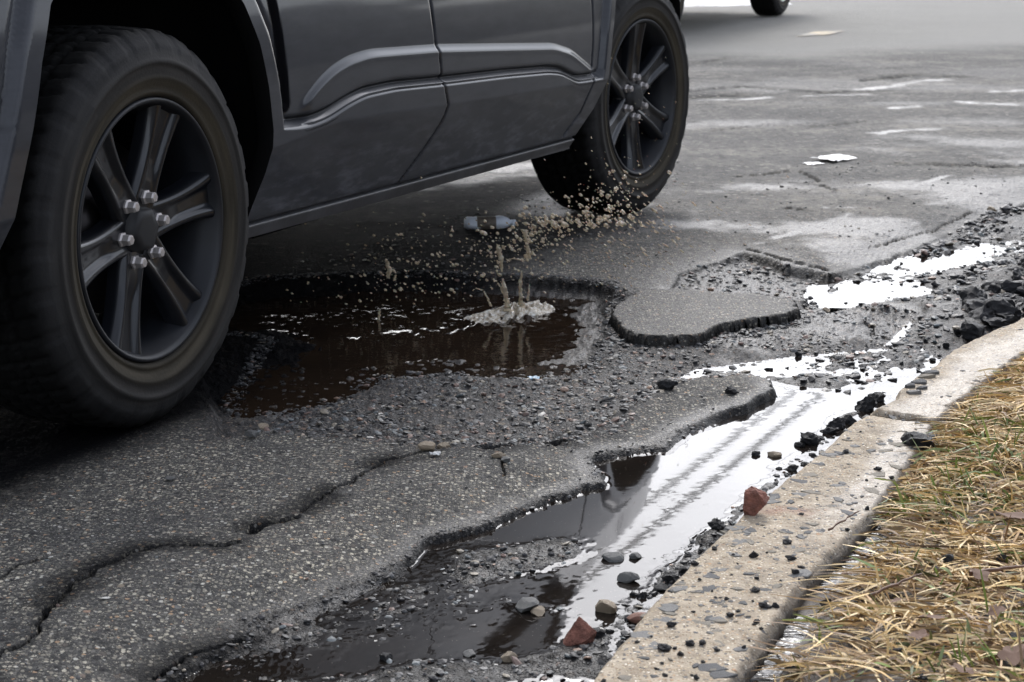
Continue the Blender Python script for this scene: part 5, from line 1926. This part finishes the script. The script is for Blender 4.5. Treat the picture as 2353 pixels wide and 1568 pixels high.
def bottle_part(nm, prof, mat, crush=0.0, seg=40):
    P_ = np.array(prof)
    a = np.linspace(0, 2 * math.pi, seg, endpoint=False)
    A, I = np.meshgrid(a, np.arange(len(P_)), indexing='ij')
    R_ = P_[I, 0] * (1 + crush * fbm(np.cos(A) * 2 + 7, P_[I, 1] * 40 + np.sin(A), 171, 2))
    V_ = np.stack([P_[I, 1], R_ * np.cos(A), R_ * np.sin(A) * 0.85], -1).reshape(-1, 3)
    return mesh_np(nm, V_, strip_faces(seg, len(P_), True), mat, bot)


bottle_part("bottle_body", [(0.001, -0.085), (0.020, -0.088), (0.030, -0.078), (0.032, -0.06), (0.030, -0.045), (0.030, 0.03), (0.032, 0.045), (0.030, 0.060), (0.022, 0.078), (0.013, 0.088), (0.012, 0.096)], M_CLEAR, 0.25)
bottle_part("bottle_label", [(0.0308, -0.040), (0.0312, -0.038), (0.0312, 0.030), (0.0308, 0.032)], M_LABEL, 0.1)
bottle_part("bottle_cap", [(0.0145, 0.092), (0.0150, 0.094), (0.0150, 0.106), (0.013, 0.108), (0.0, 0.108)], M_CLEAR, 0.0)

# dead leaves and twigs on the verge
M_LEAF = simple("dead_brown_leaf", (0.13, 0.075, 0.05), 0.85, var=(60, 0.7, 1.4))
leaf_me = []
for q in range(4):
    r = random.Random(q + 50)
    bm = bmesh.new()
    n_ = 30
    ring = []
    for i in range(n_):
        a = 6.2832 * i / n_
        k = 0.62 + 0.38 * abs(math.cos(a * 2.5 + 0.2)) + r.uniform(-0.05, 0.05)
        X, Y = math.cos(a) * k, math.sin(a) * k * 0.8
        ring.append(bm.verts.new((X, Y, 0.10 * math.sin(X * 3 + q) + 0.12 * Y * Y)))
    inn = [bm.verts.new((v.co.x * 0.5, v.co.y * 0.5, v.co.z * 0.4 - 0.03)) for v in ring]
    c_ = bm.verts.new((0, 0, -0.04))
    for i in range(n_):
        j = (i + 1) % n_
        bm.faces.new((ring[i], ring[j], inn[j], inn[i]))
        bm.faces.new((inn[i], inn[j], c_))
    me = bpy.data.meshes.new("dead_leaf")
    bm.to_mesh(me)
    bm.free()
    me.polygons.foreach_set('use_smooth', [True] * len(me.polygons))
    me.materials.append(M_LEAF)
    leaf_me.append(me)
leaves = [(2325, 1200, 0.040, "large pinkish brown leaf at the right edge of the verge, highest in view"), (2250, 1335, 0.026, "brown leaf lying on the grass right of centre"),
          (2235, 1330, 0.018, ""), (2140, 1440, 0.030, "brown leaf in the middle of the verge with curled edge"), (2110, 1475, 0.022, "small brown leaf just below the curled leaf"),
          (1950, 1290, 0.016, "dark small leaf by the strip of melt water"), (2330, 1520, 0.034, "leaf cut by the right edge low down"), (2210, 1550, 0.026, "brown leaf at the bottom of the verge"),
          (2060, 1390, 0.014, "tiny leaf left of the curled leaf"), (2290, 1420, 0.020, "leaf half hidden under straw on the right"), (2225, 1075, 0.013, "pale leaf in the straw below the far kerb stone"),
          (2140, 985, 0.013, "dark brown leaf standing at the kerb joint")]
for i, (px_, py_, sz, lab) in enumerate(leaves):
    if not lab:
        continue
    x, y = G(px_, py_, 0.05)
    w = max(0.02, (x - np.interp(y, kr1[:, 1], kr1[:, 0])) * 0.905)
    o = bpy.data.objects.new("dead_leaf", leaf_me[i % 4])
    COL.objects.link(o)
    o.location = (x, y, float(soil_z(np.array([x]), np.array([y]), np.array([w]))[0]) + 0.024)
    o.rotation_euler = (rnd.uniform(-0.25, 0.25), rnd.uniform(-0.25, 0.25), rnd.uniform(0, 6))
    o.scale = (sz * 0.8,) * 3
    tag(o, lab, "leaf", "dead leaves on the verge")
M_TWIG = simple("brown_twig", (0.13, 0.07, 0.045), 0.6, var=(50, 0.7, 1.4))
for (pa, pb, rad, lab) in (((1905, 1215), (1975, 1178), 0.0022, "thin pale twig at the edge of the kerb beside the grass"),
                           ((2000, 1365), (2120, 1322), 0.0028, "reddish brown twig lying in the middle of the verge"),
                           ((2230, 1315), (2353, 1305), 0.0040, "dark twig lying level near the right edge")):
    a, b = Vector(G(*pa, 0.06) + (0.058,)), Vector(G(*pb, 0.06) + (0.062,))
    bm = bmesh.new()
    prev = None
    r = random.Random(3)
    for i in range(9):
        t = i / 8
        c_ = a.lerp(b, t) + Vector((r.uniform(-1, 1), r.uniform(-1, 1), r.uniform(-0.5, 0.5))) * 0.0025
        ring = [bm.verts.new(c_ + Vector((0, math.cos(k), math.sin(k))) * rad * (1 - 0.5 * t)) for k in np.linspace(0, 6.2832, 7)[:-1]]
        if prev:
            for k in range(6):
                bm.faces.new((prev[k], prev[(k + 1) % 6], ring[(k + 1) % 6], ring[k]))
        prev = ring
    tag(bm_obj("twig", bm, M_TWIG, smooth=True), lab, "twig")

# ------------------------------------------------------------------ across the road
M_YEL = NT("worn_yellow_paint")
_v = M_YEL.obj()
M_YEL.setp(Base_Color=M_YEL.ramp(M_YEL.noise(_v, 6, 6, 0.7), [(0.42, (0.17, 0.165, 0.15)), (0.60, (0.46, 0.35, 0.19))]), Roughness=0.7)
pts = [G(1828, 83, 0.01), G(1905, 79, 0.01), G(1940, 71, 0.01), G(1870, 72, 0.01)]
bm = bmesh.new()
vs = [bm.verts.new((px_, py_, gz(px_, py_) + 0.006)) for px_, py_ in pts]
bm.faces.new(vs)
mk = bm_obj("yellow_road_marking", bm, M_YEL.m)
tag(mk, "short worn piece of yellow centre line on the far lane", kind='structure')

M_SNOW = NT("old_snow")
_v = M_SNOW.obj()
M_SNOW.setp(Base_Color=M_SNOW.ramp(M_SNOW.noise(_v, 5, 6, 0.6), [(0.35, (0.35, 0.34, 0.33)), (0.6, (0.85, 0.85, 0.86))]), Roughness=0.6)
u_, v_ = np.meshgrid(np.linspace(0, 1, 160), np.linspace(-1, 1, 14), indexing='ij')
ax_, ay_ = G(1400, 16, 0)
bx_, by_ = G(1765, 6, 0)
dx_, dy_ = bx_ - ax_, by_ - ay_
L_ = math.hypot(dx_, dy_)
nx_, ny_ = -dy_ / L_, dx_ / L_
XX_ = ax_ + dx_ * (u_ * 1.6 - 0.6) + nx_ * v_ * 0.5
YY_ = ay_ + dy_ * (u_ * 1.6 - 0.6) + ny_ * v_ * 0.5
ZZ_ = -0.02 + 0.12 * (1 - v_ ** 2) * (0.7 + 0.5 * fbm(XX_ * 4, YY_ * 4, 181, 3))
sn = mesh_np("snow_bank", np.stack([XX_, YY_, ZZ_], -1).reshape(-1, 3), strip_faces(160, 14), M_SNOW.m)
tag(sn, "low strip of old snow along the far side of the road", kind='stuff')

# far car: only the foot of one wheel is in view
fx_, fy_ = G(1797, 37, 0)
FR = CAR_ROT
ux, uy = math.cos(FR), math.sin(FR)
M_FAR = simple("far_car_paint", (0.03, 0.03, 0.035), 0.3, coat=0.5)
fcar = empty("far_car", (fx_ - 3.5 * ux, fy_ - 3.5 * uy, 0), FR)
tag(fcar, "car on the far side of the road of which one tyre and silver wheel shows", "car")
for (lx, ly, oo) in ((0, 0.0, 1), (3.5, 0.0, 1), (0, 1.70, -1), (3.5, 1.70, -1)):
    wheel(fcar, "wheel", (lx, ly, 0.397), 0.0, 0.3, oo, 5, M_SILVER, 160, 'far', 5)
bm = bmesh.new()
side_prof = [(-0.95, 0.55), (-1.0, 0.95), (-0.85, 1.12), (-0.45, 1.55), (0.2, 1.66), (1.3, 1.62), (2.1, 1.15), (4.0, 1.0), (4.35, 0.75), (4.35, 0.45), (4.05, 0.36), (3.95, 0.36),
             (3.88, 0.6), (3.70, 0.78), (3.5, 0.84), (3.3, 0.78), (3.12, 0.6), (3.05, 0.36), (0.45, 0.36), (0.38, 0.6), (0.2, 0.76), (0.0, 0.80), (-0.2, 0.76), (-0.38, 0.6), (-0.45, 0.40)]
a_ = [bm.verts.new((x, 0.0 + (0.14 * max(0, z - 0.95) / 0.6), z)) for x, z in side_prof]
b_ = [bm.verts.new((x, 1.70 - (0.14 * max(0, z - 0.95) / 0.6), z)) for x, z in side_prof]
for j in range(len(side_prof)):
    k = (j + 1) % len(side_prof)
    bm.faces.new((a_[j], b_[j], b_[k], a_[k]))
bm.faces.new(a_[::-1])
bm.faces.new(b_)
bmesh.ops.triangulate(bm, faces=[f for f in bm.faces if len(f.verts) > 4])
bm_obj("body", bm, M_FAR, fcar)
for x0, x1 in ((-0.35, 0.55), (0.65, 1.45)):
    bm = bmesh.new()
    q = [(x0, 1.12), (x1, 1.12), (x1 - 0.12, 1.52), (x0 + 0.12, 1.52)]
    vs = [bm.verts.new((x, 0.14 * (z - 0.95) / 0.6 - 0.006, z)) for x, z in q]
    bm.faces.new(vs)
    vs2 = [bm.verts.new((v.co.x, v.co.y + 0.01, v.co.z)) for v in vs]
    for j in range(4):
        bm.faces.new((vs[j], vs[(j + 1) % 4], vs2[(j + 1) % 4], vs2[j]))
    bm_obj("side_window", bm, M_GLASS, fcar)

# overhead wires above the street, seen mirrored in the gutter puddle
M_WIRE = simple("black_cable", (0.01, 0.01, 0.01), 0.6)
M_POLE = simple("weathered_pole_wood", (0.12, 0.09, 0.07), 0.8, var=(6, 0.7, 1.3), bump=(30, 0.004))
PA, PB = Vector((11.2, 40.0, 0)), Vector((-8.4, -2.5, 0))
for i, P_ in enumerate((PA, PB)):
    pole = empty("utility_pole", tuple(P_), math.atan2((PB - PA).y, (PB - PA).x))
    tag(pole, ("wooden utility pole at the far end of the street wires" if i == 0 else "wooden utility pole behind the viewer at the near end of the wires"), "utility pole", "utility poles of the street")
    V, F = lathe([(0.16, -0.6), (0.15, 1.0), (0.11, 8.4), (0.0, 8.45)], 16)
    V = V[:, [0, 2, 1]]
    mesh_np("pole_shaft", V, F[:, ::-1], M_POLE, pole)
    bm = bmesh.new()
    box(bm, -0.06, 0.06, -1.1, 1.1, 7.1, 7.22, 0.01)
    bm_obj("crossarm", bm, M_POLE, pole)
dirv = (PB - PA).normalized()
nrm = Vector((-dirv.y, dirv.x, 0))
for i, (o_, h_, r_, sag, lab) in enumerate(((0.30, 4.95, 0.036, 0.25, "thick low black cable above the street, right of the pair"), (-0.15, 5.10, 0.030, 0.30, "thick low black cable above the street, left of the pair"),
                                            (0.85, 6.9, 0.014, 0.5, "upper thin wire on the outer right"), (0.0, 7.22, 0.014, 0.5, "upper thin wire in the middle"), (-0.9, 7.22, 0.014, 0.6, "upper thin wire on the outer left"))):
    bm = bmesh.new()
    prev = None
    for k in range(61):
        t = k / 60
        c_ = PA.lerp(PB, t) + nrm * o_ + Vector((0, 0, h_ - sag * 4 * t * (1 - t)))
        ring = [bm.verts.new(c_ + nrm * math.cos(a) * r_ + Vector((0, 0, math.sin(a) * r_))) for a in (0, 1.571, 3.142, 4.712)]
        if prev:
            for j in range(4):
                bm.faces.new((prev[j], prev[(j + 1) % 4], ring[(j + 1) % 4], ring[j]))
        prev = ring
    tag(bm_obj("overhead_cable", bm, M_WIRE), lab, "cable", "overhead cables")

# a line of bushes along the verge, mirrored in the doors
M_BUSH = simple("dark_winter_bush", (0.045, 0.040, 0.030), 0.8, var=(2, 0.6, 1.4))
rg = np.random.default_rng(9)
n = 2600
t_ = rg.uniform(-1, 1, n)
along, away = 16 + t_ * 30, 10.5 + rg.normal(0, 0.8, n)
bx = 0.40 * along + 0.917 * away
by = 0.917 * along - 0.40 * away
hz = (1.0 + 1.7 * vnoise(along * 0.22, along * 0, 191) + 0.8 * vnoise(along * 0.9, along * 0, 192)) * rg.random(n) ** 0.6
V = ICO_V[None] * rg.uniform(0.5, 1.3, (n, len(ICO_V), 1)) * rg.uniform(0.25, 0.6, (n, 1, 1)) + np.stack([bx, by, hz], -1)[:, None, :]
F = (ICO_F[None] + (np.arange(n) * len(ICO_V))[:, None, None]).reshape(-1, 3)
bush = mesh_np("bushes", V.reshape(-1, 3), F, M_BUSH, smooth=False)
tag(bush, "row of dark bare bushes along the verge, mirrored in the doors", kind='stuff')
